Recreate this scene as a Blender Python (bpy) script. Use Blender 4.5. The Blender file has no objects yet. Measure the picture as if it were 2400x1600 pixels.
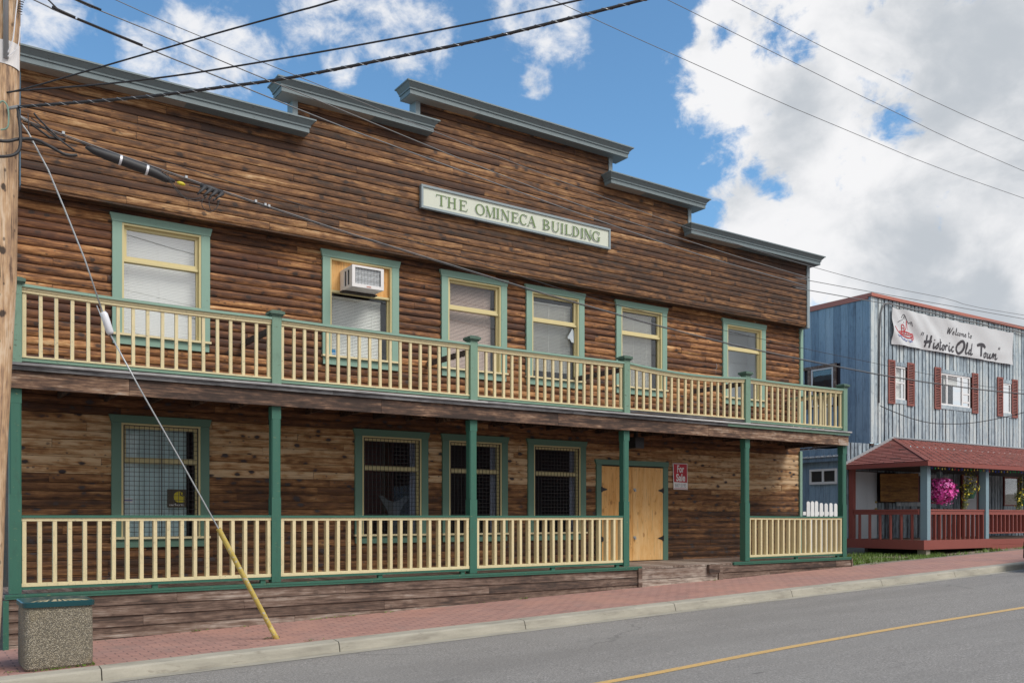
import bpy, math, random
from mathutils import Vector, Matrix
random.seed(7)
R = math.radians
sc = bpy.context.scene

# ------------------------------------------------------------------ camera
F_PX = 2136.0                      # focal length for a 2400 px wide frame
cam_d = bpy.data.cameras.new('camera')
cam = bpy.data.objects.new('camera', cam_d)
sc.collection.objects.link(cam)
sc.camera = cam
cam_d.sensor_width = 36.0
cam_d.lens = F_PX / 2400.0 * 36.0
cam_d.shift_y = (1211.0 - 800.0) / 2400.0
cam_d.clip_start = 0.1
cam_d.clip_end = 3000.0
cam.location = (0, 0, 0.97)
cam.rotation_euler = (R(90), 0, R(56.2 - 90.0))

# ------------------------------------------------------------------ world and sun
SUN_DIR = Vector((0.30, -0.62, 0.80)).normalized()
SKY_STRENGTH = 0.10
world = bpy.data.worlds.new('World')
sc.world = world
world.use_nodes = True
wt = world.node_tree
wt.nodes.clear()


def wn(kind, **kw):
    n = wt.nodes.new(kind)
    for k, v in kw.items():
        setattr(n, k, v)
    return n


def wmath(op, a, b=None, c=None, clamp=False):
    n = wt.nodes.new('ShaderNodeMath')
    n.operation = op
    n.use_clamp = clamp
    for i, q in enumerate((a, b, c)):
        if q is None:
            continue
        if hasattr(q, 'is_linked'):
            wt.links.new(q, n.inputs[i])
        else:
            n.inputs[i].default_value = q
    return n.outputs[0]


w_out = wn('ShaderNodeOutputWorld')
w_bg = wn('ShaderNodeBackground')
w_bg.inputs['Strength'].default_value = SKY_STRENGTH
wt.links.new(w_bg.outputs[0], w_out.inputs[0])
w_sky = wn('ShaderNodeTexSky')
w_sky.sky_type = 'NISHITA'
w_sky.sun_disc = False
w_sky.sun_elevation = math.asin(SUN_DIR.z)
w_sky.sun_rotation = math.atan2(SUN_DIR.x, SUN_DIR.y)
w_sky.altitude = 600
w_sky.air_density = 1.0
w_sky.dust_density = 0.3
w_sky.ozone_density = 2.5
w_tc = wn('ShaderNodeTexCoord')
w_dir = wn('ShaderNodeVectorMath', operation='NORMALIZE')
wt.links.new(w_tc.outputs['Generated'], w_dir.inputs[0])
DIR = w_dir.outputs[0]


def wnoise(scale, detail, rough=0.55, dist=0.0, off=(0, 0, 0)):
    mp = wn('ShaderNodeMapping')
    mp.inputs['Location'].default_value = off
    mp.inputs['Scale'].default_value = (1, 1, 1.35)
    wt.links.new(DIR, mp.inputs[0])
    n = wn('ShaderNodeTexNoise')
    n.inputs['Scale'].default_value = scale
    n.inputs['Detail'].default_value = detail
    n.inputs['Roughness'].default_value = rough
    n.inputs['Distortion'].default_value = dist
    wt.links.new(mp.outputs[0], n.inputs['Vector'])
    return n.outputs['Fac']


def wcaps(caps, grow=1.0):
    acc = None
    for x, y, z, r in caps:
        d = wn('ShaderNodeVectorMath', operation='DISTANCE')
        wt.links.new(DIR, d.inputs[0])
        d.inputs[1].default_value = (x, y, z)
        v = wmath('MULTIPLY_ADD', d.outputs['Value'], -1.0 / (r * grow), 1.0)
        acc = v if acc is None else wmath('MAXIMUM', acc, v)
    return acc


# directions of the clouds over the street (unit vectors and angular radii)
SMALL = [(0.099, 0.894, 0.437, 0.0349), (0.091, 0.91, 0.405, 0.0212), (0.19, 0.885, 0.426, 0.0262), (0.217, 0.87, 0.443, 0.0338), (0.25, 0.864, 0.438, 0.0345), (0.279, 0.854, 0.438, 0.0233), (0.223, 0.881, 0.417, 0.0421), (0.317, 0.819, 0.478, 0.0306), (0.357, 0.804, 0.475, 0.035), (0.395, 0.789, 0.471, 0.0433), (0.425, 0.776, 0.465, 0.0239), (0.499, 0.717, 0.487, 0.0353), (0.527, 0.706, 0.474, 0.0317), (0.54, 0.703, 0.462, 0.02), (0.522, 0.736, 0.431, 0.0156), (0.354, 0.826, 0.439, 0.0179)]
BIG = [(0.647, 0.604, 0.465, 0.0347), (0.667, 0.612, 0.425, 0.0594), (0.712, 0.557, 0.427, 0.1), (0.782, 0.493, 0.38, 0.1241), (0.825, 0.418, 0.381, 0.1344), (0.728, 0.595, 0.341, 0.0775), (0.72, 0.626, 0.298, 0.0463), (0.793, 0.545, 0.272, 0.1052), (0.853, 0.452, 0.263, 0.0985), (0.76, 0.595, 0.262, 0.0753), (0.878, 0.372, 0.303, 0.1743), (0.819, 0.539, 0.195, 0.1232), (0.895, 0.415, 0.162, 0.15), (0.97, 0.1, 0.3, 0.45), (0.2, -0.75, 0.62, 0.75), (-0.6, -0.6, 0.5, 0.7), (0.75, -0.6, 0.2, 0.6), (0.3, -0.92, 0.2, 0.6)]
HOLES = [(0.768, 0.517, 0.378, 0.030), (0.686, 0.571, 0.451, 0.028), (0.700, 0.560, 0.440, 0.02), (0.723, 0.609, 0.326, 0.020), (0.703, 0.622, 0.345, 0.02), (0.65, 0.606, 0.458, 0.014)]
GREY = [(0.804, 0.433, 0.408, 0.13), (0.839, 0.425, 0.338, 0.11), (0.856, 0.473, 0.208, 0.08), (0.716, 0.576, 0.394, 0.05), (0.825, 0.498, 0.266, 0.09), (0.97, 0.1, 0.3, 0.4), (0.1, -0.8, 0.75, 0.5), (0.8, -0.55, 0.25, 0.6)]
n_fine = wnoise(26.0, 9.0, 0.62, 0.35)
n_mid = wnoise(9.0, 6.0, 0.55, 0.3, (3.1, 1.7, 0.4))
fs = wcaps(SMALL, 1.22)
fb = wcaps(BIG, 1.04)
fh = wcaps(HOLES)
nz = wmath('SUBTRACT', n_fine, 0.5)
nf2 = wmath('SUBTRACT', wnoise(70.0, 6.0, 0.6, 0.2, (7, 2, 5)), 0.5)
nz = wmath('ADD', nz, wmath('MULTIPLY', nf2, 0.35))
small_f = wmath('ADD', wmath('MINIMUM', wmath('MULTIPLY', fs, 1.7), 0.75), wmath('MULTIPLY', nz, 3.0))
small_c = wn('ShaderNodeMapRange', interpolation_type='SMOOTHSTEP')
small_c.inputs[1].default_value = 0.02
small_c.inputs[2].default_value = 1.35
small_c.inputs[4].default_value = 0.93
wt.links.new(small_f, small_c.inputs[0])
big_f = wmath('ADD', wmath('MULTIPLY', fb, 2.2), wmath('MULTIPLY', nz, 2.6))
big_c = wn('ShaderNodeMapRange', interpolation_type='SMOOTHSTEP')
big_c.inputs[1].default_value = -0.02
big_c.inputs[2].default_value = 0.80
wt.links.new(big_f, big_c.inputs[0])
hole_f = wmath('ADD', wmath('MULTIPLY', wmath('MAXIMUM', fh, -1.5), 0.9), wmath('MULTIPLY', nz, 3.2))
hole_c = wn('ShaderNodeMapRange', interpolation_type='SMOOTHSTEP')
hole_c.inputs[1].default_value = 0.0
hole_c.inputs[2].default_value = 1.0
hole_c.inputs[3].default_value = 1.0
hole_c.inputs[4].default_value = 0.0
wt.links.new(hole_f, hole_c.inputs[0])
big_o = wmath('MULTIPLY', big_c.outputs[0], hole_c.outputs[0])
cover = wmath('MAXIMUM', small_c.outputs[0], big_o)
# tone of the cloud: white tops, blue-grey undersides
g = wcaps(GREY)
gshade = wmath('ADD', wmath('MULTIPLY', wmath('MAXIMUM', g, -0.3), 0.62), wmath('MULTIPLY', wmath('SUBTRACT', n_mid, 0.5), 2.3))
gshade = wmath('ADD', gshade, wmath('MULTIPLY', wmath('SUBTRACT', wnoise(30, 6, 0.6, 0.2, (1, 5, 2)), 0.5), 0.5))
gmap = wn('ShaderNodeMapRange', interpolation_type='SMOOTHSTEP')
gmap.inputs[1].default_value = -0.25
gmap.inputs[2].default_value = 0.75
wt.links.new(gshade, gmap.inputs[0])
c_col = wn('ShaderNodeMixRGB')
c_col.inputs[1].default_value = (7.0, 7.0, 7.1, 1)
c_col.inputs[2].default_value = (4.1, 4.4, 4.75, 1)
wt.links.new(gmap.outputs[0], c_col.inputs[0])
s_gain = wn('ShaderNodeMixRGB', blend_type='MULTIPLY')
s_gain.inputs[0].default_value = 1.0
s_gain.inputs[2].default_value = (1.05, 1.38, 1.42, 1)
wt.links.new(w_sky.outputs[0], s_gain.inputs[1])
w_mix = wn('ShaderNodeMixRGB')
wt.links.new(cover, w_mix.inputs[0])
wt.links.new(s_gain.outputs[0], w_mix.inputs[1])
wt.links.new(c_col.outputs[0], w_mix.inputs[2])
wt.links.new(w_mix.outputs[0], w_bg.inputs['Color'])

sun_d = bpy.data.lights.new('sun', 'SUN')
sun_d.energy = 2.4
sun_d.angle = R(28)
sun_d.color = (1.0, 0.95, 0.87)
sun = bpy.data.objects.new('sun', sun_d)
sc.collection.objects.link(sun)
sun.location = (0, 0, 30)
sun.rotation_euler = (-SUN_DIR).to_track_quat('-Z', 'Y').to_euler()

sc.view_settings.view_transform = 'Standard'
sc.view_settings.look = 'None'
sc.view_settings.exposure = 0.40
sc.view_settings.gamma = 1.0
sc.view_settings.use_curve_mapping = False


# ------------------------------------------------------------------ materials
def new_mat(name):
    m = bpy.data.materials.new(name)
    m.use_nodes = True
    nt = m.node_tree
    nt.nodes.clear()
    out = nt.nodes.new('ShaderNodeOutputMaterial')
    b = nt.nodes.new('ShaderNodeBsdfPrincipled')
    nt.links.new(b.outputs[0], out.inputs[0])
    return m, nt, b, out


def setin(nt, sock, v):
    if hasattr(v, 'is_linked'):
        nt.links.new(v, sock)
    elif isinstance(v, (tuple, list)) and len(v) == 3 and sock.type == 'RGBA':
        sock.default_value = (*v, 1)
    else:
        sock.default_value = v


def mth(nt, op, a, b=None, c=None, clamp=False):
    n = nt.nodes.new('ShaderNodeMath')
    n.operation = op
    n.use_clamp = clamp
    for i, q in enumerate((a, b, c)):
        if q is not None:
            setin(nt, n.inputs[i], q)
    return n.outputs[0]


def mixc(nt, f, a, b, blend='MIX'):
    n = nt.nodes.new('ShaderNodeMixRGB')
    n.blend_type = blend
    setin(nt, n.inputs[0], f)
    setin(nt, n.inputs[1], a)
    setin(nt, n.inputs[2], b)
    return n.outputs[0]


def coords(nt, scale=(1, 1, 1), off=None, rot=(0, 0, 0)):
    tc = nt.nodes.new('ShaderNodeTexCoord')
    v = tc.outputs['Object']
    mp = nt.nodes.new('ShaderNodeMapping')
    mp.inputs['Scale'].default_value = scale
    mp.inputs['Rotation'].default_value = rot
    nt.links.new(v, mp.inputs[0])
    if off is not None:
        nt.links.new(off, mp.inputs['Location'])
    return mp.outputs[0]


def noise(nt, vec, scale, detail=4, rough=0.55, dist=0.0):
    n = nt.nodes.new('ShaderNodeTexNoise')
    n.inputs['Scale'].default_value = scale
    n.inputs['Detail'].default_value = detail
    n.inputs['Roughness'].default_value = rough
    n.inputs['Distortion'].default_value = dist
    nt.links.new(vec, n.inputs['Vector'])
    return n.outputs['Fac']


def maprange(nt, v, a, b, c=0.0, d=1.0, smooth=True):
    n = nt.nodes.new('ShaderNodeMapRange')
    n.interpolation_type = 'SMOOTHSTEP' if smooth else 'LINEAR'
    n.inputs[1].default_value = a
    n.inputs[2].default_value = b
    n.inputs[3].default_value = c
    n.inputs[4].default_value = d
    nt.links.new(v, n.inputs[0])
    return n.outputs[0]


def ramp(nt, v, stops):
    n = nt.nodes.new('ShaderNodeValToRGB')
    cr = n.color_ramp
    while len(cr.elements) > 1:
        cr.elements.remove(cr.elements[-1])
    for i, (p, c) in enumerate(stops):
        e = cr.elements[0] if i == 0 else cr.elements.new(p)
        e.position = p
        e.color = (*c, 1)
    nt.links.new(v, n.inputs[0])
    return n.outputs[0]


def bump(nt, b, h, strength=0.4, dist=0.01):
    n = nt.nodes.new('ShaderNodeBump')
    n.inputs['Strength'].default_value = strength
    n.inputs['Distance'].default_value = dist
    nt.links.new(h, n.inputs['Height'])
    nt.links.new(n.outputs[0], b.inputs['Normal'])


def wood(name, stops, axis='x', knot=1.0, red=(0.10, 0.028, 0.012), knot_col=(0.02, 0.012, 0.01), rough=0.75, amp=1.0, streak=0.0, kscale=(4.2, 6.0), kr=1.0):
    """timber whose planks carry a random tone / hue / seed in the attribute 'pl'"""
    m, nt, b, out = new_mat(name)
    at = nt.nodes.new('ShaderNodeAttribute')
    at.attribute_name = 'pl'
    sp = nt.nodes.new('ShaderNodeSeparateColor')
    nt.links.new(at.outputs['Color'], sp.inputs[0])
    tone, hue, seed = sp.outputs[0], sp.outputs[1], sp.outputs[2]
    off = nt.nodes.new('ShaderNodeCombineXYZ')
    nt.links.new(mth(nt, 'MULTIPLY', seed, 61.0), off.inputs[0])
    nt.links.new(mth(nt, 'MULTIPLY', seed, 23.0), off.inputs[1])
    nt.links.new(mth(nt, 'MULTIPLY', seed, 17.0), off.inputs[2])

    def sc_(l, s):
        return {'x': (l, s, s), 'z': (s, s, l), 'y': (s, l, s)}[axis]
    g1 = noise(nt, coords(nt, sc_(2.2, 56), off.outputs[0]), 1.0, 6, 0.68, 0.5)
    g2 = noise(nt, coords(nt, sc_(0.9, 9), off.outputs[0]), 1.0, 4, 0.6, 0.6)
    g3 = noise(nt, coords(nt, sc_(7.0, 22), off.outputs[0]), 1.0, 4, 0.6)
    t = mth(nt, 'MULTIPLY_ADD', mth(nt, 'SUBTRACT', g1, 0.5), 1.35 * amp, tone)
    t = mth(nt, 'MULTIPLY_ADD', mth(nt, 'SUBTRACT', g2, 0.5), 1.5 * amp, t)
    g4 = noise(nt, coords(nt, (0.55, 0.55, 0.8)), 1.0, 4, 0.6)
    t = mth(nt, 'MULTIPLY_ADD', mth(nt, 'SUBTRACT', g4, 0.5), 0.7 * amp, t)
    t = mth(nt, 'MULTIPLY_ADD', mth(nt, 'SUBTRACT', g3, 0.5), 0.7 * amp, t)
    # knots
    vo = nt.nodes.new('ShaderNodeTexVoronoi')
    vo.inputs['Scale'].default_value = 1.0
    nt.links.new(coords(nt, sc_(*kscale), off.outputs[0]), vo.inputs['Vector'])
    dn = mth(nt, 'ADD', vo.outputs['Distance'], mth(nt, 'MULTIPLY', mth(nt, 'SUBTRACT', g3, 0.5), 0.35))
    kn = maprange(nt, dn, 0.13 * kr, 0.22 * kr, 1.0, 0.0)
    sv = nt.nodes.new('ShaderNodeSeparateColor')
    nt.links.new(vo.outputs['Color'], sv.inputs[0])
    kn = mth(nt, 'MULTIPLY', kn, maprange(nt, sv.outputs[0], 0.35, 0.5))
    kn = mth(nt, 'MULTIPLY', kn, knot, clamp=True)
    v2 = nt.nodes.new('ShaderNodeTexVoronoi')
    nt.links.new(coords(nt, sc_(9.0, 14.0), off.outputs[0]), v2.inputs['Vector'])
    v2.inputs['Scale'].default_value = 1.0
    s2 = nt.nodes.new('ShaderNodeSeparateColor')
    nt.links.new(v2.outputs['Color'], s2.inputs[0])
    k2 = mth(nt, 'MULTIPLY', maprange(nt, v2.outputs['Distance'], 0.12, 0.24, 1.0, 0.0), maprange(nt, s2.outputs[1], 0.55, 0.62))
    kn = mth(nt, 'MAXIMUM', kn, mth(nt, 'MULTIPLY', k2, 0.75 * knot))
    halo = maprange(nt, dn, 0.12, 0.5, 1.0, 0.0)
    t = mth(nt, 'MULTIPLY_ADD', mth(nt, 'MULTIPLY', halo, knot), -0.16, t, clamp=True)
    col = ramp(nt, t, stops)
    col = mixc(nt, mth(nt, 'MULTIPLY', hue, 0.6), col, mixc(nt, 0.55, col, red))
    col = mixc(nt, kn, col, knot_col)
    if streak:
        st = noise(nt, coords(nt, (2.2, 2.2, 0.5)), 1.0, 5, 0.6)
        col = mixc(nt, maprange(nt, st, 0.5, 0.72, 0, streak), col, (0.045, 0.028, 0.02))
    # open cracks along the grain
    cr = noise(nt, coords(nt, sc_(1.7, 75), off.outputs[0]), 1.0, 2, 0.5, 0.2)
    ck = maprange(nt, cr, 0.63, 0.68)
    col = mixc(nt, mth(nt, 'MULTIPLY', ck, 0.6), col, (0.02, 0.013, 0.01))
    nt.links.new(col, b.inputs['Base Color'])
    b.inputs['Roughness'].default_value = rough
    h = mth(nt, 'MULTIPLY_ADD', kn, -0.3, g1)
    bump(nt, b, h, 0.55, 0.006)
    return m


WARM = [(0.0, (0.018, 0.008, 0.004)), (0.3, (0.070, 0.025, 0.009)), (0.5, (0.17, 0.068, 0.022)), (0.68, (0.34, 0.148, 0.050)), (0.85, (0.50, 0.27, 0.11)), (1.0, (0.62, 0.42, 0.23))]
BROWN = [(0.0, (0.018, 0.009, 0.005)), (0.3, (0.058, 0.025, 0.010)), (0.5, (0.140, 0.060, 0.021)), (0.68, (0.26, 0.125, 0.046)), (0.85, (0.41, 0.24, 0.11)), (1.0, (0.54, 0.38, 0.23))]
GREYB = [(0.0, (0.03, 0.02, 0.016)), (0.25, (0.085, 0.052, 0.038)), (0.5, (0.17, 0.115, 0.088)), (0.75, (0.29, 0.235, 0.20)), (1.0, (0.46, 0.40, 0.34))]
M = {}
M['siding_warm'] = wood('siding_warm', WARM, knot=0.8, amp=0.85)
M['siding_brown'] = wood('siding_brown', BROWN, knot=0.75, amp=0.82)
M['siding_porch'] = wood('siding_porch', BROWN, knot=1.0, knot_col=(0.045, 0.035, 0.038), amp=0.72, kscale=(4.6, 7.5), kr=1.25)
M['beam'] = wood('beam_timber', [(0.0, (0.028, 0.018, 0.014)), (0.3, (0.07, 0.042, 0.03)), (0.55, (0.15, 0.085, 0.055)), (0.8, (0.30, 0.19, 0.12)), (1.0, (0.38, 0.31, 0.26))], knot=0.5, amp=1.5)
M['skirt'] = wood('skirt_timber', GREYB, knot=0.35, amp=0.9)
M['deck_x'] = wood('deck_timber', GREYB, axis='y', knot=0.2, amp=0.7)
M['silver'] = wood('silver_timber', [(0.0, (0.06, 0.06, 0.065)), (0.4, (0.20, 0.20, 0.21)), (1.0, (0.46, 0.46, 0.46))], knot=0.1, amp=0.9)
M['brace'] = wood('brace_timber', [(0.0, (0.02, 0.014, 0.012)), (0.5, (0.06, 0.042, 0.035)), (1.0, (0.14, 0.10, 0.085))], knot=0.3)
BLUE = [(0.0, (0.06, 0.06, 0.07)), (0.2, (0.15, 0.19, 0.225)), (0.45, (0.27, 0.34, 0.40)), (0.75, (0.41, 0.49, 0.54)), (1.0, (0.54, 0.59, 0.60))]
M['blue_boards'] = wood('blue_painted_boards', BLUE, axis='z', knot=0.35, red=(0.20, 0.26, 0.32), knot_col=(0.05, 0.06, 0.08), amp=1.05)
BLUE2 = [(0.0, (0.08, 0.10, 0.13)), (0.3, (0.17, 0.26, 0.36)), (0.6, (0.26, 0.38, 0.50)), (1.0, (0.36, 0.48, 0.58))]
M['blue_side'] = wood('slate_blue_boards', BLUE2, axis='z', knot=0.2, red=(0.13, 0.20, 0.29), knot_col=(0.05, 0.07, 0.10), amp=0.45)
M['pole'] = wood('pole_timber', [(0.0, (0.09, 0.055, 0.035)), (0.35, (0.30, 0.19, 0.12)), (0.65, (0.47, 0.30, 0.17)), (1.0, (0.60, 0.46, 0.33))], axis='z', knot=0.9, amp=1.3)
M['ply_orange'] = wood('orange_plywood', [(0.0, (0.34, 0.15, 0.04)), (0.35, (0.60, 0.30, 0.085)), (0.65, (0.73, 0.42, 0.15)), (1.0, (0.80, 0.54, 0.26))], axis='z', knot=0.6, knot_col=(0.30, 0.14, 0.05), amp=0.6, red=(0.5, 0.2, 0.05))
M['ply_brown'] = wood('stained_plywood', [(0.0, (0.07, 0.035, 0.012)), (0.4, (0.20, 0.095, 0.025)), (0.7, (0.36, 0.18, 0.045)), (1.0, (0.46, 0.26, 0.08))], axis='x', knot=0.1, amp=1.0)


def paint(name, col, var=0.12, wear=0.0, wear_col=(0.28, 0.26, 0.23), rough=0.55, scale=3.0, dirt=0.15, metal=0.0, bmp=0.15):
    m, nt, b, out = new_mat(name)
    n1 = noise(nt, coords(nt), scale, 5, 0.6)
    n2 = noise(nt, coords(nt, (1, 1, 0.25)), scale * 6, 4, 0.6)
    oi = nt.nodes.new('ShaderNodeObjectInfo')
    c = mixc(nt, mth(nt, 'MULTIPLY', n1, var * 2), col, tuple(x * 0.72 for x in col))
    c = mixc(nt, mth(nt, 'MULTIPLY', oi.outputs['Random'], 0.16), c, tuple(x * 0.45 for x in col))
    c = mixc(nt, maprange(nt, n2, 0.52, 0.75, 0, dirt), c, tuple(x * 0.45 + 0.01 for x in col))
    if wear:
        n3 = noise(nt, coords(nt, (0.6, 1, 1)), scale * 7, 6, 0.7)
        c = mixc(nt, maprange(nt, n3, 0.70 - wear * 0.25, 0.74 - wear * 0.25), c, wear_col)
    nt.links.new(c, b.inputs['Base Color'])
    b.inputs['Roughness'].default_value = rough
    b.inputs['Metallic'].default_value = metal
    if bmp:
        bump(nt, b, n2, bmp, 0.004)
    return m


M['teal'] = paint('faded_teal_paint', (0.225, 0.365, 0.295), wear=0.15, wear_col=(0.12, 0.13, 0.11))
M['teal_shaded'] = paint('teal_paint_in_shade', (0.105, 0.205, 0.155), wear=0.1, wear_col=(0.2, 0.24, 0.2))  # same teal paint, darkened: shade under the balcony put into the colour
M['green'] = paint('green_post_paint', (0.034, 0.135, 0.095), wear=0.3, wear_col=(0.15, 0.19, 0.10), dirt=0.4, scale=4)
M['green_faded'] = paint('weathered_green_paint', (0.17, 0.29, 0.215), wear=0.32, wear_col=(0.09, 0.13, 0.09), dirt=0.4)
M['cap_green'] = paint('weathered_cap_paint', (0.075, 0.14, 0.105), wear=0.35, wear_col=(0.16, 0.18, 0.13), dirt=0.5, scale=6)
M['yellow'] = paint('cream_yellow_paint', (0.71, 0.61, 0.37), var=0.12, wear=0.34, wear_col=(0.36, 0.31, 0.22), dirt=0.4, scale=5)
M['yellow_sash'] = paint('yellow_sash_paint', (0.62, 0.53, 0.28), var=0.06, wear=0.04, dirt=0.1)
M['cornice'] = paint('blue_grey_cornice_paint', (0.175, 0.225, 0.245), wear=0.28, wear_col=(0.08, 0.085, 0.085), dirt=0.35)
M['grey_trim'] = paint('grey_trim_paint', (0.26, 0.32, 0.35), wear=0.2, wear_col=(0.12, 0.12, 0.12), dirt=0.3)
M['soffit'] = paint('soffit_grey', (0.34, 0.33, 0.30), dirt=0.2)
M['red'] = paint('brick_red_paint', (0.27, 0.070, 0.056), wear=0.1, wear_col=(0.18, 0.06, 0.05), dirt=0.3)
M['shutter'] = paint('shutter_red_paint', (0.27, 0.085, 0.068), wear=0.15, dirt=0.45)
M['redroof_trim'] = paint('red_metal_trim', (0.42, 0.14, 0.10), dirt=0.1, rough=0.4)
M['white'] = paint('white_paint', (0.76, 0.77, 0.78), var=0.05, dirt=0.1)
M['white_metal'] = paint('white_enamel', (0.74, 0.72, 0.72), var=0.04, dirt=0.12, rough=0.35)
M['door_white'] = paint('door_white', (0.60, 0.66, 0.72), var=0.05, dirt=0.05)
M['blue_post'] = paint('blue_post_paint', (0.22, 0.33, 0.39), wear=0.16, wear_col=(0.4, 0.4, 0.38))
M['black'] = paint('black_metal', (0.018, 0.018, 0.02), rough=0.45, dirt=0)
M['cable'] = paint('black_cable_rubber', (0.03, 0.03, 0.034), rough=0.6, dirt=0, bmp=0)
M['wire'] = paint('aluminium_wire', (0.17, 0.175, 0.185), rough=0.5, dirt=0, metal=0.0, bmp=0)
M['steel'] = paint('galvanised_steel', (0.42, 0.44, 0.46), rough=0.4, metal=0.4, dirt=0.1)
M['grille'] = paint('dark_steel_mesh', (0.03, 0.028, 0.028), rough=0.5, dirt=0, bmp=0)
M['tube_yellow'] = paint('yellow_guard', (0.52, 0.39, 0.09), wear=0.55, wear_col=(0.44, 0.41, 0.33), dirt=0.3, scale=4)
M['porcelain'] = paint('white_porcelain', (0.70, 0.71, 0.76), rough=0.25, dirt=0.05)
M['lid'] = paint('teal_plastic', (0.006, 0.055, 0.065), rough=0.35, dirt=0.1)
M['lid_streak'] = paint('lid_pale_stain', (0.42, 0.36, 0.22), rough=0.7)
M['dark_room'] = paint('dark_room', (0.035, 0.032, 0.035), dirt=0)
M['grey_room'] = paint('grey_room', (0.66, 0.71, 0.76), dirt=0)
M['blind'] = paint('blind_slats', (0.96, 0.96, 0.92), var=0.05, dirt=0.05)
M['red_reflection_blind'] = paint('blind_slats_red_reflection', (0.66, 0.50, 0.44), var=0.05, dirt=0.05)  # slats tinted to stand in for the red building's reflection
M['curtain'] = paint('pale_blue_curtain', (0.72, 0.86, 0.92), var=0.15, dirt=0.05, scale=1.5)
M['lavender'] = paint('lavender_curtain', (0.36, 0.36, 0.48), var=0.1, dirt=0)
M['lavender_rag'] = paint('thin_plastic', (0.50, 0.56, 0.60), var=0.3, scale=20, dirt=0)
M['stand'] = paint('grey_card', (0.13, 0.13, 0.15), dirt=0)
M['sign_cream'] = paint('cream_sign_board', (0.62, 0.65, 0.56), var=0.05, dirt=0.08)
M['letter_green'] = paint('sage_green_lettering', (0.135, 0.215, 0.075), var=0.08, dirt=0)
M['letter_hi'] = paint('white_letter_edge', (0.72, 0.74, 0.74), dirt=0)
M['for_red'] = paint('sign_red', (0.48, 0.012, 0.03), var=0.03, dirt=0, rough=0.35)
M['for_white'] = paint('sign_white', (0.78, 0.78, 0.78), var=0.03, dirt=0, rough=0.35)
M['for_grey'] = paint('sign_ink_grey', (0.28, 0.30, 0.33), dirt=0)
M['banner'] = paint('white_vinyl_banner', (0.60, 0.615, 0.64), var=0.06, dirt=0.1, rough=0.45, bmp=0)
M['ink'] = paint('banner_black_ink', (0.045, 0.04, 0.05), dirt=0, bmp=0)
M['ink_red'] = paint('banner_red_ink', (0.50, 0.02, 0.03), dirt=0, bmp=0)
M['ink_blue'] = paint('banner_blue_ink', (0.04, 0.08, 0.38), dirt=0, bmp=0)
M['poster_brown'] = paint('poster_brown', (0.06, 0.045, 0.025), dirt=0.2)
M['poster_yellow'] = paint('poster_yellow', (0.62, 0.52, 0.03), dirt=0)
M['sticker_blue'] = paint('sticker_blue', (0.03, 0.19, 0.42), dirt=0)
M['concrete'] = paint('concrete_block', (0.36, 0.32, 0.26), dirt=0.2, scale=5)
M['fin'] = paint('condenser_fins', (0.70, 0.73, 0.76), dirt=0.05)
M['tin'] = paint('tin_roof', (0.42, 0.45, 0.48), rough=0.4, metal=0.3, dirt=0.2)
M['maroon'] = paint('dark_maroon_gap', (0.022, 0.012, 0.015), dirt=0)
M['leaf'] = paint('leaf_green', (0.055, 0.11, 0.022), var=0.5, scale=14, dirt=0)
M['leaf_dark'] = paint('leaf_dark_green', (0.02, 0.055, 0.018), var=0.4, scale=14, dirt=0)
M['leaf_yellow'] = paint('leaf_yellow_green', (0.17, 0.20, 0.04), var=0.5, scale=14, dirt=0)
M['petal_pink'] = paint('pink_petals', (0.85, 0.09, 0.48), var=0.25, scale=20, dirt=0, bmp=0)
M['petal_pale'] = paint('pale_pink_petals', (0.80, 0.24, 0.58), var=0.2, scale=20, dirt=0, bmp=0)
M['petal_yellow'] = paint('yellow_petals', (0.72, 0.60, 0.05), var=0.2, scale=20, dirt=0, bmp=0)
M['pot'] = paint('green_pot', (0.03, 0.11, 0.07), dirt=0)
M['grass'] = paint('grass_blades', (0.15, 0.25, 0.035), var=0.6, scale=6, dirt=0, bmp=0)
M['marking'] = paint('worn_yellow_marking', (0.62, 0.40, 0.15), wear=0.5, wear_col=(0.24, 0.22, 0.19), scale=7, dirt=0.35)
M['car'] = paint('black_car_paint', (0.015, 0.016, 0.02), rough=0.25, dirt=0)
M['rubber'] = paint('tyre_rubber', (0.02, 0.02, 0.02), rough=0.8, dirt=0)
M['crimson_wall'] = paint('dark_red_siding', (0.13, 0.04, 0.035), dirt=0.2)
for nm, col in (('bulb_red', (0.5, 0.02, 0.02)), ('bulb_green', (0.02, 0.4, 0.12)), ('bulb_yellow', (0.7, 0.5, 0.08)), ('bulb_blue', (0.03, 0.06, 0.4))):
    M[nm] = paint(nm, col, rough=0.2, dirt=0, bmp=0)


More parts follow.
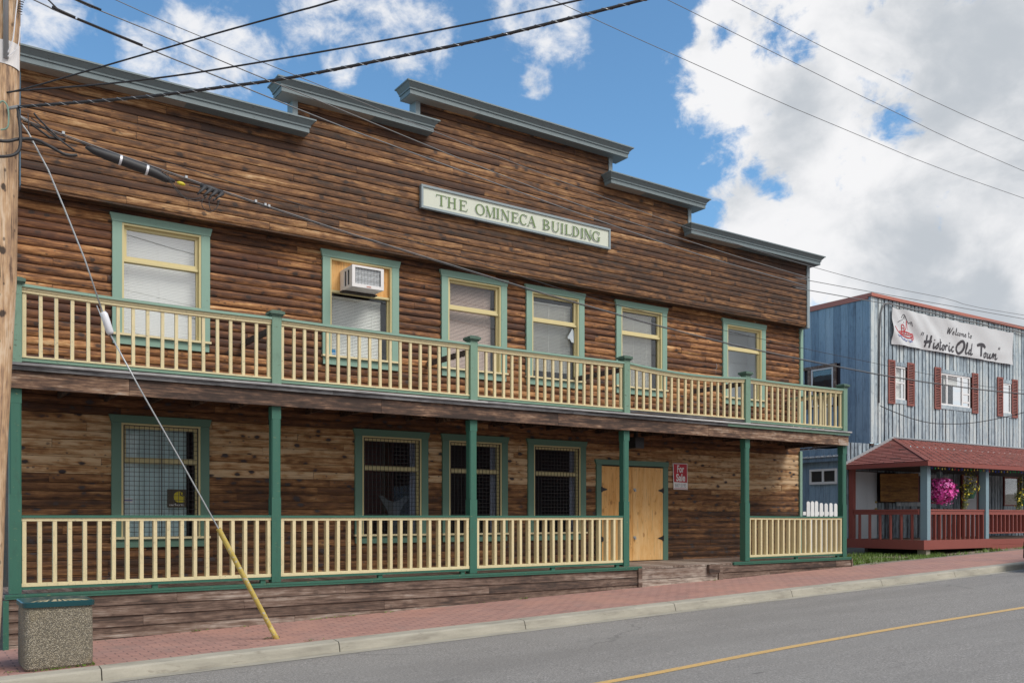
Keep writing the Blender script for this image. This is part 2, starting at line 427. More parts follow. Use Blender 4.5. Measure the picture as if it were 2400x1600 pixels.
def glass_mat(name, base, mult, tint=(0.9, 0.93, 0.92)):
    m = bpy.data.materials.new(name)
    m.use_nodes = True
    nt = m.node_tree
    nt.nodes.clear()
    out = nt.nodes.new('ShaderNodeOutputMaterial')
    mx = nt.nodes.new('ShaderNodeMixShader')
    tr = nt.nodes.new('ShaderNodeBsdfTransparent')
    tr.inputs[0].default_value = (*tint, 1)
    gl = nt.nodes.new('ShaderNodeBsdfGlossy')
    gl.inputs['Roughness'].default_value = 0.01
    gl.inputs[0].default_value = (1, 1, 1, 1)
    fr = nt.nodes.new('ShaderNodeLayerWeight')
    fr.inputs[0].default_value = 0.5
    f = mth(nt, 'MULTIPLY_ADD', mth(nt, 'POWER', fr.outputs['Facing'], 3.0), mult, base, clamp=True)
    wav = noise(nt, coords(nt), 2.2, 2, 0.5)
    bp = nt.nodes.new('ShaderNodeBump')
    bp.inputs['Strength'].default_value = 0.02
    bp.inputs['Distance'].default_value = 0.02
    nt.links.new(wav, bp.inputs['Height'])
    nt.links.new(bp.outputs[0], gl.inputs['Normal'])
    nt.links.new(f, mx.inputs[0])
    nt.links.new(tr.outputs[0], mx.inputs[1])
    nt.links.new(gl.outputs[0], mx.inputs[2])
    nt.links.new(mx.outputs[0], out.inputs[0])
    return m


M['glass'] = glass_mat('window_glass', 0.05, 0.8, (0.95, 0.96, 0.96))
M['glass_bright'] = glass_mat('double_glazing', 0.19, 0.8, (0.96, 0.97, 0.97))
M['glass_dark'] = glass_mat('old_window_glass', 0.03, 0.5, (0.92, 0.95, 0.95))


def special_materials():
    # asphalt
    m, nt, b, out = new_mat('asphalt')
    v = coords(nt)
    f = noise(nt, v, 48, 6, 0.85)
    f2 = noise(nt, v, 38, 4, 0.7)
    l = noise(nt, coords(nt, (0.25, 1.2, 1)), 1.1, 5, 0.6)
    l2 = noise(nt, v, 0.45, 4, 0.6)
    st = noise(nt, coords(nt, (0.5, 1.6, 1)), 0.9, 6, 0.75, 0.8)
    c = ramp(nt, f, [(0.34, (0.10, 0.095, 0.088)), (0.5, (0.215, 0.202, 0.19)), (0.64, (0.42, 0.40, 0.375))])
    c = mixc(nt, maprange(nt, l, 0.35, 0.70, 0.0, 0.5), c, (0.165, 0.155, 0.145))
    c = mixc(nt, maprange(nt, l2, 0.45, 0.75, 0.0, 0.3), c, (0.24, 0.23, 0.215))
    c = mixc(nt, maprange(nt, st, 0.56, 0.72, 0.0, 0.45), c, (0.13, 0.122, 0.115))
    vo = nt.nodes.new('ShaderNodeTexVoronoi')
    vo.feature = 'DISTANCE_TO_EDGE'
    vo.inputs['Scale'].default_value = 0.16
    wv = nt.nodes.new('ShaderNodeVectorMath')
    wv.operation = 'ADD'
    nn = nt.nodes.new('ShaderNodeTexNoise')
    nn.inputs['Scale'].default_value = 1.3
    nn.inputs['Detail'].default_value = 6
    nt.links.new(v, nn.inputs['Vector'])
    nt.links.new(v, wv.inputs[0])
    nt.links.new(nn.outputs['Color'], wv.inputs[1])
    nt.links.new(wv.outputs[0], vo.inputs['Vector'])
    ck = maprange(nt, vo.outputs['Distance'], 0.0, 0.006, 1.0, 0.0)
    ck = mth(nt, 'MULTIPLY', ck, maprange(nt, l2, 0.46, 0.58))
    c = mixc(nt, mth(nt, 'MULTIPLY', ck, 0.35), c, (0.05, 0.048, 0.045))
    sp = noise(nt, coords(nt, (0.7, 2.0, 1)), 2.6, 2, 0.5)
    c = mixc(nt, maprange(nt, sp, 0.74, 0.78, 0.0, 0.5), c, (0.06, 0.058, 0.055))
    nt.links.new(c, b.inputs['Base Color'])
    b.inputs['Roughness'].default_value = 0.9
    bump(nt, b, f2, 0.5, 0.008)
    M['asphalt'] = m
    # pavers
    m, nt, b, out = new_mat('red_pavers')
    v = coords(nt)
    br = nt.nodes.new('ShaderNodeTexBrick')
    br.inputs['Scale'].default_value = 1.0
    br.inputs['Brick Width'].default_value = 0.225
    br.inputs['Row Height'].default_value = 0.112
    br.inputs['Mortar Size'].default_value = 0.009
    br.inputs['Mortar Smooth'].default_value = 0.3
    br.inputs['Bias'].default_value = 0.0
    br.inputs['Color1'].default_value = (0.40, 0.215, 0.175, 1)
    br.inputs['Color2'].default_value = (0.31, 0.165, 0.14, 1)
    br.inputs['Mortar'].default_value = (0.10, 0.06, 0.05, 1)
    wn_ = nt.nodes.new('ShaderNodeTexNoise')
    wn_.inputs['Scale'].default_value = 9
    nt.links.new(v, wn_.inputs['Vector'])
    vm = nt.nodes.new('ShaderNodeVectorMath')
    vm.operation = 'MULTIPLY_ADD'
    vm.inputs[1].default_value = (0.02, 0.02, 0.0)
    nt.links.new(wn_.outputs['Color'], vm.inputs[0])
    nt.links.new(v, vm.inputs[2])
    nt.links.new(vm.outputs[0], br.inputs['Vector'])
    n1 = noise(nt, v, 1.3, 5, 0.65)
    n2 = noise(nt, v, 45, 4, 0.7)
    c = mixc(nt, maprange(nt, n1, 0.35, 0.7, 0, 0.4), br.outputs['Color'], (0.33, 0.205, 0.18))
    c = mixc(nt, maprange(nt, n2, 0.35, 0.75, 0.0, 0.2), c, (0.46, 0.27, 0.23))
    n3 = noise(nt, v, 3.4, 3, 0.5)
    c = mixc(nt, maprange(nt, n3, 0.66, 0.72, 0.0, 0.5), c, (0.14, 0.08, 0.07))
    n4 = noise(nt, v, 0.6, 5, 0.7)
    c = mixc(nt, maprange(nt, n4, 0.45, 0.65, 0.0, 0.45), c, (0.44, 0.23, 0.17))
    n5 = noise(nt, v, 1.9, 5, 0.7, 1.0)
    c = mixc(nt, maprange(nt, n5, 0.52, 0.70, 0.0, 0.5), c, (0.24, 0.17, 0.15))
    nt.links.new(c, b.inputs['Base Color'])
    b.inputs['Roughness'].default_value = 0.85
    bump(nt, b, br.outputs['Fac'], -0.4, 0.006)
    M['pavers'] = m
    # kerb concrete
    m, nt, b, out = new_mat('kerb_concrete')
    v = coords(nt)
    n1 = noise(nt, coords(nt, (0.6, 3, 3)), 2.0, 6, 0.65)
    n2 = noise(nt, v, 60, 4, 0.7)
    c = ramp(nt, n1, [(0.25, (0.20, 0.18, 0.15)), (0.45, (0.31, 0.29, 0.24)), (0.7, (0.41, 0.38, 0.315))])
    c = mixc(nt, maprange(nt, n2, 0.4, 0.75, 0, 0.3), c, (0.26, 0.24, 0.20))
    n3 = noise(nt, coords(nt, (1.2, 6, 6)), 2.4, 5, 0.7, 1.2)
    c = mixc(nt, maprange(nt, n3, 0.56, 0.70, 0, 0.6), c, (0.17, 0.145, 0.115))
    nt.links.new(c, b.inputs['Base Color'])
    b.inputs['Roughness'].default_value = 0.85
    bump(nt, b, n2, 0.3, 0.004)
    M['kerb'] = m
    # dirt
    m, nt, b, out = new_mat('dirt')
    v = coords(nt)
    n1 = noise(nt, v, 3, 6, 0.65)
    n2 = noise(nt, v, 70, 3, 0.7)
    c = ramp(nt, n1, [(0.3, (0.12, 0.095, 0.07)), (0.6, (0.22, 0.185, 0.14)), (0.8, (0.10, 0.12, 0.04))])
    c = mixc(nt, maprange(nt, n2, 0.4, 0.7, 0, 0.4), c, (0.30, 0.27, 0.22))
    nt.links.new(c, b.inputs['Base Color'])
    b.inputs['Roughness'].default_value = 0.95
    bump(nt, b, n2, 0.5, 0.01)
    M['dirt'] = m
    # exposed aggregate
    m, nt, b, out = new_mat('exposed_aggregate')
    v = coords(nt)
    vo = nt.nodes.new('ShaderNodeTexVoronoi')
    vo.inputs['Scale'].default_value = 110
    nt.links.new(v, vo.inputs['Vector'])
    sv = nt.nodes.new('ShaderNodeSeparateColor')
    nt.links.new(vo.outputs['Color'], sv.inputs[0])
    c = ramp(nt, sv.outputs[0], [(0.0, (0.10, 0.085, 0.065)), (0.4, (0.28, 0.24, 0.17)), (0.75, (0.40, 0.34, 0.25)), (1.0, (0.58, 0.52, 0.42))])
    c = mixc(nt, maprange(nt, vo.outputs['Distance'], 0.3, 0.75), c, (0.14, 0.125, 0.10))
    n1 = noise(nt, coords(nt, (1, 1, 0.5)), 4, 4, 0.6)
    c = mixc(nt, maprange(nt, n1, 0.5, 0.8, 0, 0.5), c, (0.30, 0.24, 0.13))
    nt.links.new(c, b.inputs['Base Color'])
    b.inputs['Roughness'].default_value = 0.8
    bump(nt, b, mth(nt, 'SUBTRACT', 1.0, vo.outputs['Distance']), 0.9, 0.012)
    M['aggregate'] = m
    # shingles (per tab tone in 'pl')
    m, nt, b, out = new_mat('red_shingles')
    at = nt.nodes.new('ShaderNodeAttribute')
    at.attribute_name = 'pl'
    sp = nt.nodes.new('ShaderNodeSeparateColor')
    nt.links.new(at.outputs['Color'], sp.inputs[0])
    v = coords(nt)
    n1 = noise(nt, v, 40, 4, 0.7)
    n2 = noise(nt, v, 1.2, 4, 0.6)
    t = mth(nt, 'MULTIPLY_ADD', mth(nt, 'SUBTRACT', n1, 0.5), 0.8, sp.outputs[0])
    c = ramp(nt, t, [(0.0, (0.07, 0.03, 0.026)), (0.3, (0.17, 0.054, 0.045)), (0.7, (0.255, 0.080, 0.066)), (1.0, (0.33, 0.125, 0.105))])
    c = mixc(nt, maprange(nt, n2, 0.5, 0.75, 0, 0.4), c, (0.23, 0.12, 0.10))
    nt.links.new(c, b.inputs['Base Color'])
    b.inputs['Roughness'].default_value = 0.9
    bump(nt, b, n1, 0.4, 0.005)
    M['shingle'] = m


special_materials()


# ------------------------------------------------------------------ mesh builder
class MB:
    def __init__(self):
        self.v, self.f, self.a = [], [], []
        self.cur = (0.5, 0.0, 0.0)
        self.use = False

    def rnd(self, t, h=0.0, dt=0.12):
        self.cur = (min(1, max(0, t + random.uniform(-dt, dt))), min(1, max(0, h)), random.random())
        self.use = True
        return self

    def face(self, pts):
        n = len(self.v)
        self.v.extend(pts)
        self.f.append(tuple(range(n, n + len(pts))))
        self.a.append(self.cur)

    def hexa(self, b, t):
        """b, t: four bottom and four top points, counter-clockwise seen from above"""
        n = len(self.v)
        self.v.extend(b)
        self.v.extend(t)
        for q in ((3, 2, 1, 0), (4, 5, 6, 7), (0, 1, 5, 4), (1, 2, 6, 5), (2, 3, 7, 6), (3, 0, 4, 7)):
            self.f.append(tuple(n + i for i in q))
            self.a.append(self.cur)

    def box(self, x0, x1, y0, y1, z0, z1):
        self.hexa([(x0, y0, z0), (x1, y0, z0), (x1, y1, z0), (x0, y1, z0)], [(x0, y0, z1), (x1, y0, z1), (x1, y1, z1), (x0, y1, z1)])
        return self

    def frust(self, r0, z0, r1, z1, sl=0.0):
        def q(r, z):
            x0, x1, y0, y1 = r
            return [(x, y, z + sl * x) for x, y in ((x0, y0), (x1, y0), (x1, y1), (x0, y1))]
        self.hexa(q(r0, z0), q(r1, z1))

    def bar(self, xs, zf, y0, y1, d0, d1):
        """box swept along x following height zf(x), from zf+d0 to zf+d1"""
        for a, b in zip(xs[:-1], xs[1:]):
            za, zb = zf(a), zf(b)
            self.hexa([(a, y0, za + d0), (b, y0, zb + d0), (b, y1, zb + d0), (a, y1, za + d0)],
                      [(a, y0, za + d1), (b, y0, zb + d1), (b, y1, zb + d1), (a, y1, za + d1)])

    def beam(self, p, q, w, h):
        """box of width w, height h between two points"""
        p, q = Vector(p), Vector(q)
        d = (q - p).normalized()
        up = Vector((0, 0, 1)) if abs(d.z) < 0.95 else Vector((0, 1, 0))
        s = d.cross(up).normalized() * (w / 2)
        u = s.cross(d).normalized() * (h / 2)
        self.hexa([tuple(c) for c in (p - s - u, p + s - u, q + s - u, q - s - u)][::-1], [tuple(c) for c in (p - s + u, p + s + u, q + s + u, q - s + u)][::-1])

    def tube(self, pts, r, n=6, caps=True):
        pts = [Vector(p) for p in pts]
        rs = r if isinstance(r, (list, tuple)) else [r] * len(pts)
        base = len(self.v)
        ref = None
        for i, p in enumerate(pts):
            t = (pts[min(i + 1, len(pts) - 1)] - pts[max(i - 1, 0)]).normalized()
            if ref is None:
                ref = t.orthogonal().normalized()
            a = (ref - t * ref.dot(t)).normalized()
            ref = a
            b = t.cross(a)
            for k in range(n):
                an = 2 * math.pi * k / n
                self.v.append(tuple(p + (a * math.cos(an) + b * math.sin(an)) * rs[i]))
        for i in range(len(pts) - 1):
            for k in range(n):
                k2 = (k + 1) % n
                self.f.append((base + i * n + k, base + i * n + k2, base + (i + 1) * n + k2, base + (i + 1) * n + k))
                self.a.append(self.cur)
        if caps:
            self.f.append(tuple(base + k for k in range(n))[::-1])
            self.a.append(self.cur)
            e = base + (len(pts) - 1) * n
            self.f.append(tuple(e + k for k in range(n)))
            self.a.append(self.cur)

    def lathe(self, c, prof, n=32):
        base = len(self.v)
        for r, z in prof:
            for k in range(n):
                a = 2 * math.pi * k / n
                self.v.append((c[0] + r * math.cos(a), c[1] + r * math.sin(a), c[2] + z))
        for i in range(len(prof) - 1):
            for k in range(n):
                k2 = (k + 1) % n
                self.f.append((base + i * n + k, base + i * n + k2, base + (i + 1) * n + k2, base + (i + 1) * n + k))
                self.a.append(self.cur)

    def ribbon(self, pts, w, y, smooth=True):
        """painted stroke in the xz plane, width w (number or per point)"""
        ws = list(w) if isinstance(w, (list, tuple)) else [w] * len(pts)
        if smooth and len(pts) > 2:
            P, W = [], []
            n = len(pts)
            for i in range(n - 1):
                p0, p1, p2, p3 = pts[max(i - 1, 0)], pts[i], pts[i + 1], pts[min(i + 2, n - 1)]
                for s in range(4):
                    t = s / 4
                    P.append(tuple(0.5 * (2 * p1[j] + (p2[j] - p0[j]) * t + (2 * p0[j] - 5 * p1[j] + 4 * p2[j] - p3[j]) * t * t + (3 * p1[j] - p0[j] - 3 * p2[j] + p3[j]) * t ** 3) for j in (0, 1)))
                    W.append(ws[i] * (1 - t) + ws[i + 1] * t)
            P.append(pts[-1])
            W.append(ws[-1])
            pts, ws = P, W
        L, Rr = [], []
        for i, p in enumerate(pts):
            a, b = pts[max(i - 1, 0)], pts[min(i + 1, len(pts) - 1)]
            dx, dz = b[0] - a[0], b[1] - a[1]
            l = math.hypot(dx, dz) or 1
            nx, nz = -dz / l * ws[i] / 2, dx / l * ws[i] / 2
            L.append((p[0] + nx, y, p[1] + nz))
            Rr.append((p[0] - nx, y, p[1] - nz))
        for i in range(len(pts) - 1):
            self.face([L[i], Rr[i], Rr[i + 1], L[i + 1]])

    def build(self, name, mat, parent=None, smooth=False, bevel=0.0):
        me = bpy.data.meshes.new(name)
        me.from_pydata(self.v, [], self.f)
        if self.use:
            at = me.attributes.new('pl', 'FLOAT_COLOR', 'CORNER')
            buf = []
            for f, a in zip(self.f, self.a):
                buf.extend((a[0], a[1], a[2], 1.0) * len(f))
            at.data.foreach_set('color', buf)
        if smooth:
            me.polygons.foreach_set('use_smooth', [True] * len(me.polygons))
        me.update()
        if isinstance(mat, str):
            mat = M[mat]
        me.materials.append(mat)
        o = bpy.data.objects.new(name, me)
        sc.collection.objects.link(o)
        if parent is not None:
            adopt(o, parent)
        if bevel:
            bv = o.modifiers.new('bevel', 'BEVEL')
            bv.width = bevel
            bv.segments = 2
        return o


def adopt(o, parent):
    o.parent = parent
    if parent.type == 'EMPTY':
        o.matrix_parent_inverse = Matrix.Translation(parent.location).inverted()


def tag(o, label, cat, group=None, kind=None):
    if label:
        o['label'] = label
    if cat:
        o['category'] = cat
    if group:
        o['group'] = group
    if kind:
        o['kind'] = kind
    return o


def thing(name, label, cat, loc, group=None):
    o = bpy.data.objects.new(name, None)
    o.empty_display_size = 0.2
    o.location = loc
    sc.collection.objects.link(o)
    return tag(o, label, cat, group)


def struct(mb, name, mat):
    o = mb.build(name, mat)
    o['kind'] = 'structure'
    return o


def text_mesh(txt, size, bold=0.0, sx=1.0):
    cu = bpy.data.curves.new('lettering', 'FONT')
    cu.body = txt
    cu.size = size
    cu.offset = bold
    cu.resolution_u = 3
    ob = bpy.data.objects.new('lettering', cu)
    sc.collection.objects.link(ob)
    bpy.context.view_layer.update()
    me = bpy.data.meshes.new_from_object(ob)
    bpy.data.objects.remove(ob)
    return [(v.co.x * sx, v.co.y) for v in me.vertices], [tuple(p.vertices) for p in me.polygons]


def put_text(mb, txt, size, x, y, z, bold=0.0, sx=1.0, fit=None):
    vs, fs_ = text_mesh(txt, size, bold, sx)
    x0, x1 = min(a for a, b in vs), max(a for a, b in vs)
    k = 1.0 if fit is None else fit / (x1 - x0)
    n = len(mb.v)
    mb.v.extend([(x + (a - x0) * k, y, z + b) for a, b in vs])
    for f in fs_:
        mb.f.append(tuple(n + i for i in f))
        mb.a.append(mb.cur)


# ------------------------------------------------------------------ ground, road, pavement
SL = 0.0312


def gz(x, off=-0.645):
    return off + SL * x


def sheet(x0, x1, y0, y1, off, nx=1):
    mb = MB()
    for i in range(nx):
        a = x0 + (x1 - x0) * i / nx
        b = x0 + (x1 - x0) * (i + 1) / nx
        mb.face([(a, y0, gz(a, off)), (b, y0, gz(b, off)), (b, y1, gz(b, off)), (a, y1, gz(a, off))])
    return mb


ROAD = -0.775
struct(sheet(-300, 300, -300, 300, -0.95), 'ground', 'dirt')
struct(sheet(-60, 120, 3.45, 10.17, ROAD), 'road', 'asphalt')
mb = MB()
for i in range(60):
    a, b = -60 + i * 3, -57 + i * 3
    for (ya, oa), (yb, ob) in (((12.3, -0.655), (12.7, -0.665)), ((12.7, -0.665), (13.9, -0.80)), ((13.9, -0.80), (60, -0.82))):
        mb.face([(a, ya, gz(a, oa)), (b, ya, gz(b, oa)), (b, yb, gz(b, ob)), (a, yb, gz(a, ob))])
struct(mb, 'yard', 'dirt')
struct(sheet(-60, 120, 10.35, 12.42, -0.645), 'pavement', 'pavers')
struct(sheet(-60, 120, -8.0, 3.3, -0.645), 'far_pavement', 'pavers')
# kerb in poured lengths with open joints
mb = MB()
joints = [-3.6, -0.95, 1.72, 4.34, 7.03, 9.81, 12.51, 15.02, 17.42, 20.0, 22.6, 25.2, 27.9, 30.5, 33, 36, 39]
for a, b in zip(joints[:-1], joints[1:]):
    b -= 0.012
    prof = [(10.145, ROAD - 0.1), (10.155, ROAD + 0.012), (10.185, -0.672), (10.205, -0.652), (10.36, -0.638), (10.36, -0.9)]
    for (ya, oa), (yb, ob) in zip(prof[:-1], prof[1:]):
        mb.face([(a, ya, gz(a, oa)), (b, ya, gz(b, oa)), (b, yb, gz(b, ob)), (a, yb, gz(a, ob))])
    for xx in (a, b):
        mb.face([(xx, y, gz(xx, o)) for y, o in prof])
struct(mb, 'kerb', 'kerb')
mb = MB()
for a, b in zip(joints[:-1], joints[1:]):
    mb.face([(a, 9.99, gz(a, ROAD + 0.004)), (b, 9.99, gz(b, ROAD + 0.004)), (b, 10.16, gz(b, ROAD + 0.006)), (a, 10.16, gz(a, ROAD + 0.006))])
struct(mb, 'gutter_strip', 'kerb')
mb = MB()
mb.face([(-60, 3.3, gz(-60, -0.64)), (120, 3.3, gz(120, -0.64)), (120, 3.45, gz(120, -0.65)), (-60, 3.45, gz(-60, -0.65))])
mb.face([(-60, 3.45, gz(-60, -0.65)), (120, 3.45, gz(120, -0.65)), (120, 3.47, gz(120, -0.9)), (-60, 3.47, gz(-60, -0.9))])
struct(mb, 'far_kerb', 'kerb')
# centre line, slightly wandering
mb = MB()
cl = [(-20, 6.5), (0, 6.55), (6.05, 6.72), (8.03, 6.86), (10.5, 6.93), (13.5, 6.90), (17, 6.85), (24, 6.8), (60, 6.8)]


def lerp(tab, x):
    for (a, ya), (b, yb) in zip(tab[:-1], tab[1:]):
        if x <= b:
            t = (x - a) / (b - a)
            return ya + (yb - ya) * t
    return tab[-1][1]


xs = [-10 + i * 0.8 for i in range(80)]
for a, b in zip(xs[:-1], xs[1:]):
    ya, yb = lerp(cl, a), lerp(cl, b)
    mb.face([(a, ya - 0.055, gz(a, ROAD + 0.004)), (b, yb - 0.055, gz(b, ROAD + 0.004)), (b, yb + 0.055, gz(b, ROAD + 0.004)), (a, ya + 0.055, gz(a, ROAD + 0.004))])
struct(mb, 'centre_line', 'marking')

# ------------------------------------------------------------------ the old wooden building
YW, YF, YP = 14.10, 13.87, 12.60
BX0, BX1 = 1.30, 17.62
B = thing('wooden_building', 'two-storey brown log-sided building with stepped false front, long balcony and porch', 'building', (9.5, 14.1, -0.35))


def fl(x):
    return 0.018 + 0.004 * x


UPW = [2.51, 5.70, 7.92, 9.74, 11.94, 15.00]
LOW = [2.50, 6.27, 7.94, 9.78]
WW = 1.38


def siding(mb, x0, x1, z0, z1, pitch, y, prof, holes, tonef, lo=1.6, hi=4.6, top=None, jit=0.003):
    """rows of boards; prof = list of (t, dy) across one board; holes = rectangles left open"""
    nrow = int(math.ceil((z1 - z0) / pitch))
    for r in range(nrow):
        zb = z0 + r * pitch
        x = x0 - random.uniform(0, hi)
        while x < x1:
            xe = x + random.uniform(lo, hi)
            a, b = max(x, x0), min(xe, x1)
            x = xe
            if b - a < 0.01:
                continue
            t, h = tonef(r, nrow, zb, a)
            mb.rnd(t - 0.025, h, 0.075)
            dy = random.uniform(-jit, jit)
            dz0, dz1 = random.uniform(-.002, .002), random.uniform(-.002, .002)
            for (t0, y0), (t1, y1) in zip(prof[:-1], prof[1:]):
                za, zc = zb + t0 * pitch, zb + t1 * pitch
                zm = (za + zc) / 2
                segs = [(a, b - 0.004)]
                for hx0, hx1, hz0, hz1 in holes:
                    if hz0 < zm < hz1:
                        ns = []
                        for s0, s1 in segs:
                            if hx1 <= s0 or hx0 >= s1:
                                ns.append((s0, s1))
                            else:
                                if s0 < hx0:
                                    ns.append((s0, hx0))
                                if s1 > hx1:
                                    ns.append((hx1, s1))
                        segs = ns
                if top:
                    ns = []
                    for s0, s1 in segs:
                        for tx0, tx1, tz in top:
                            if zm < tz:
                                u0, u1 = max(s0, tx0), min(s1, tx1)
                                if u1 > u0 + 1e-4:
                                    ns.append((u0, u1))
                    segs = ns
                for s0, s1 in segs:
                    mb.face([(s0, y + y0 + dy, za + dz0), (s1, y + y0 + dy, za + dz1), (s1, y + y1 + dy, zc + dz1), (s0, y + y1 + dy, zc + dz0)])


LOG = [(0.0, 0.018), (0.035, 0.016), (0.05, 0.001), (0.16, -0.008), (0.36, -0.0145), (0.6, -0.0145), (0.82, -0.007), (0.96, 0.003), (1.0, 0.018)]
FLAT = [(0.0, 0.018), (0.04, 0.016), (0.055, 0.0), (0.14, -0.006), (0.45, -0.010), (0.8, -0.006), (0.965, 0.001), (1.0, 0.018)]
BEAD = [(0.0, 0.012), (0.035, 0.010), (0.04, -0.004), (0.16, -0.005), (0.165, 0.004), (0.20, 0.004), (0.22, -0.006), (0.42, -0.010), (0.7, -0.010), (0.95, -0.006), (1.0, 0.012)]
up_holes = [(x + 0.10, x + WW - 0.10, 3.56, 5.26) for x in UPW]
low_holes = [(x + 0.10, x + WW - 0.10, 0.62, 2.36) for x in LOW] + [(11.52, 13.24, -0.1, 2.03)]


def t_up(r, n, z, x):
    t = random.choice([0.44, 0.5, 0.54, 0.58])
    if random.random() < 0.12:
        return 0.3, 0.8
    if r >= n - 1:
        t = 0.68
    if x < 2.4 and (4.75 < z < 5.1 or 3.6 < z < 3.85):
        return 0.36, 1.0
    return t, random.uniform(0, 0.45)


def t_ff(r, n, z, x):
    t = random.choice([0.40, 0.45, 0.49, 0.53])
    if x < 5:
        t += 0.08
    if x > 11:
        t -= 0.05
    if random.random() < 0.12:
        return 0.26, 0.6
    return t, random.uniform(0, 0.3)


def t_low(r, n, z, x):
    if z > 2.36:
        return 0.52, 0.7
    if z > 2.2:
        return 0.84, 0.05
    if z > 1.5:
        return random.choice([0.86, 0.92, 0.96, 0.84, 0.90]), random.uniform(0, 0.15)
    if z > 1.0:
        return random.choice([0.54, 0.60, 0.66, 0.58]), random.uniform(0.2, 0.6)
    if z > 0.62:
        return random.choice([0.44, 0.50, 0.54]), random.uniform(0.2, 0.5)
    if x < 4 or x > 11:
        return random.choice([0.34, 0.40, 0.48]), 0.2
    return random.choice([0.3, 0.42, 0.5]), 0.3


mb = MB()
siding(mb, BX0, BX1, 2.84, 5.50, 0.124, YW, LOG, up_holes, t_up)
mb.build('upper_wall', 'siding_warm', B)
mb = MB()
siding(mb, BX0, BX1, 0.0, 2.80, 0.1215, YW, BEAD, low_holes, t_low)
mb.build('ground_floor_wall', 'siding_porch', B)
TIERS = [(BX0 + 0.03, 5.12, 7.04), (5.12, 7.30, 7.58), (7.30, 11.64, 8.12), (11.64, 13.80, 7.52), (13.80, BX1 - 0.02, 6.93)]
mb = MB()
siding(mb, BX0 + 0.03, BX1 - 0.02, 5.43, 8.12, 0.118, YF, FLAT, [], t_ff, top=TIERS, lo=1.8, hi=5.0)
mb.rnd(0.2)
mb.box(BX0 + 0.03, BX1 - 0.02, YF + 0.004, YW - 0.03, 5.405, 5.43)
mb.build('false_front_wall', 'siding_brown', B)
# back faces and body of the building
mb = MB()
for a, b, t in TIERS:
    mb.box(a, b, YF + 0.03, YF + 0.17, 5.45, t)
mb.build('false_front_backing', 'grey_trim', B)
mb = MB()
mb.rnd(0.4)
mb.box(BX1 - 0.15, BX1, YW + 0.03, 27.0, -0.6, 6.4)
mb.box(BX0, BX0 + 0.15, YW + 0.03, 27.0, -0.6, 6.4)
mb.box(BX0, BX1, 26.8, 27.0, -0.6, 6.4)
mb.build('side_wall', 'siding_brown', B)
MB().box(BX0, BX1, YW + 0.06, 27.0, 6.4, 6.6).build('flat_roof', 'cornice', B)
MB().box(BX0, BX1, YW + 0.9, 26.7, 2.62, 2.72).build('upper_floor', 'dark_room', B)

# corner boards
mb = MB()
for x, z0, z1, s in ((5.12, 7.1, 7.56, 1), (7.30, 7.6, 8.1, 1), (11.64, 7.5, 8.1, -1), (13.80, 6.9, 7.5, -1)):
    a, b = (x - 0.012, x + 0.075) if s > 0 else (x - 0.075, x + 0.012)
    MB().box(a, b, YF - 0.03, YF + 0.2, z0, z1).build('corner_board', 'grey_trim', B)
MB().box(BX1 - 0.06, BX1 + 0.03, YF - 0.03, YF + 0.24, 5.38, 6.95).build('corner_board', 'grey_trim', B)
MB().box(BX1 - 0.035, BX1 + 0.06, YW - 0.05, YW + 0.06, 2.84, 5.40).build('teal_corner_board', 'teal', B)
MB().box(BX1 - 0.05, BX1 + 0.03, YW - 0.05, YW + 0.06, -0.08, 2.52).build('teal_corner_board', 'teal', B)

# cornices
for x0, x1, zt, sl in ((0.95, 5.40, 7.205, -0.004), (4.78, 7.62, 7.735, -0.006), (7.00, 11.98, 8.27, -0.007), (11.38, 14.12, 7.665, -0.01), (13.54, 17.88, 7.055, -0.006)):
    mb = MB()
    y0, y1 = YF - 0.30, YF + 0.20
    off = -sl * x0
    z = zt + off
    mb.frust((x0, x1, y0, y1), z - 0.022, (x0, x1, y0, y1), z, sl)
    mb.frust((x0 + 0.075, x1 - 0.075, y0 + 0.075, y1 - 0.02), z - 0.092, (x0 + 0.014, x1 - 0.014, y0 + 0.014, y1 - 0.02), z - 0.0225, sl)
    mb.frust((x0 + 0.068, x1 - 0.068, y0 + 0.068, y1 - 0.03), z - 0.118, (x0 + 0.068, x1 - 0.068, y0 + 0.068, y1 - 0.03), z - 0.0925, sl)
    mb.frust((x0 + 0.085, x1 - 0.085, y0 + 0.085, y1 - 0.04), z - 0.195, (x0 + 0.085, x1 - 0.085, y0 + 0.085, y1 - 0.04), z - 0.1185, sl)
    c = mb.build('cornice', 'cornice', B)
    MB().box(x0 + 0.10, x1 - 0.10, y0 + 0.10, YF + 0.14, zt - 0.205, zt - 0.190).build('soffit', 'soffit', c)


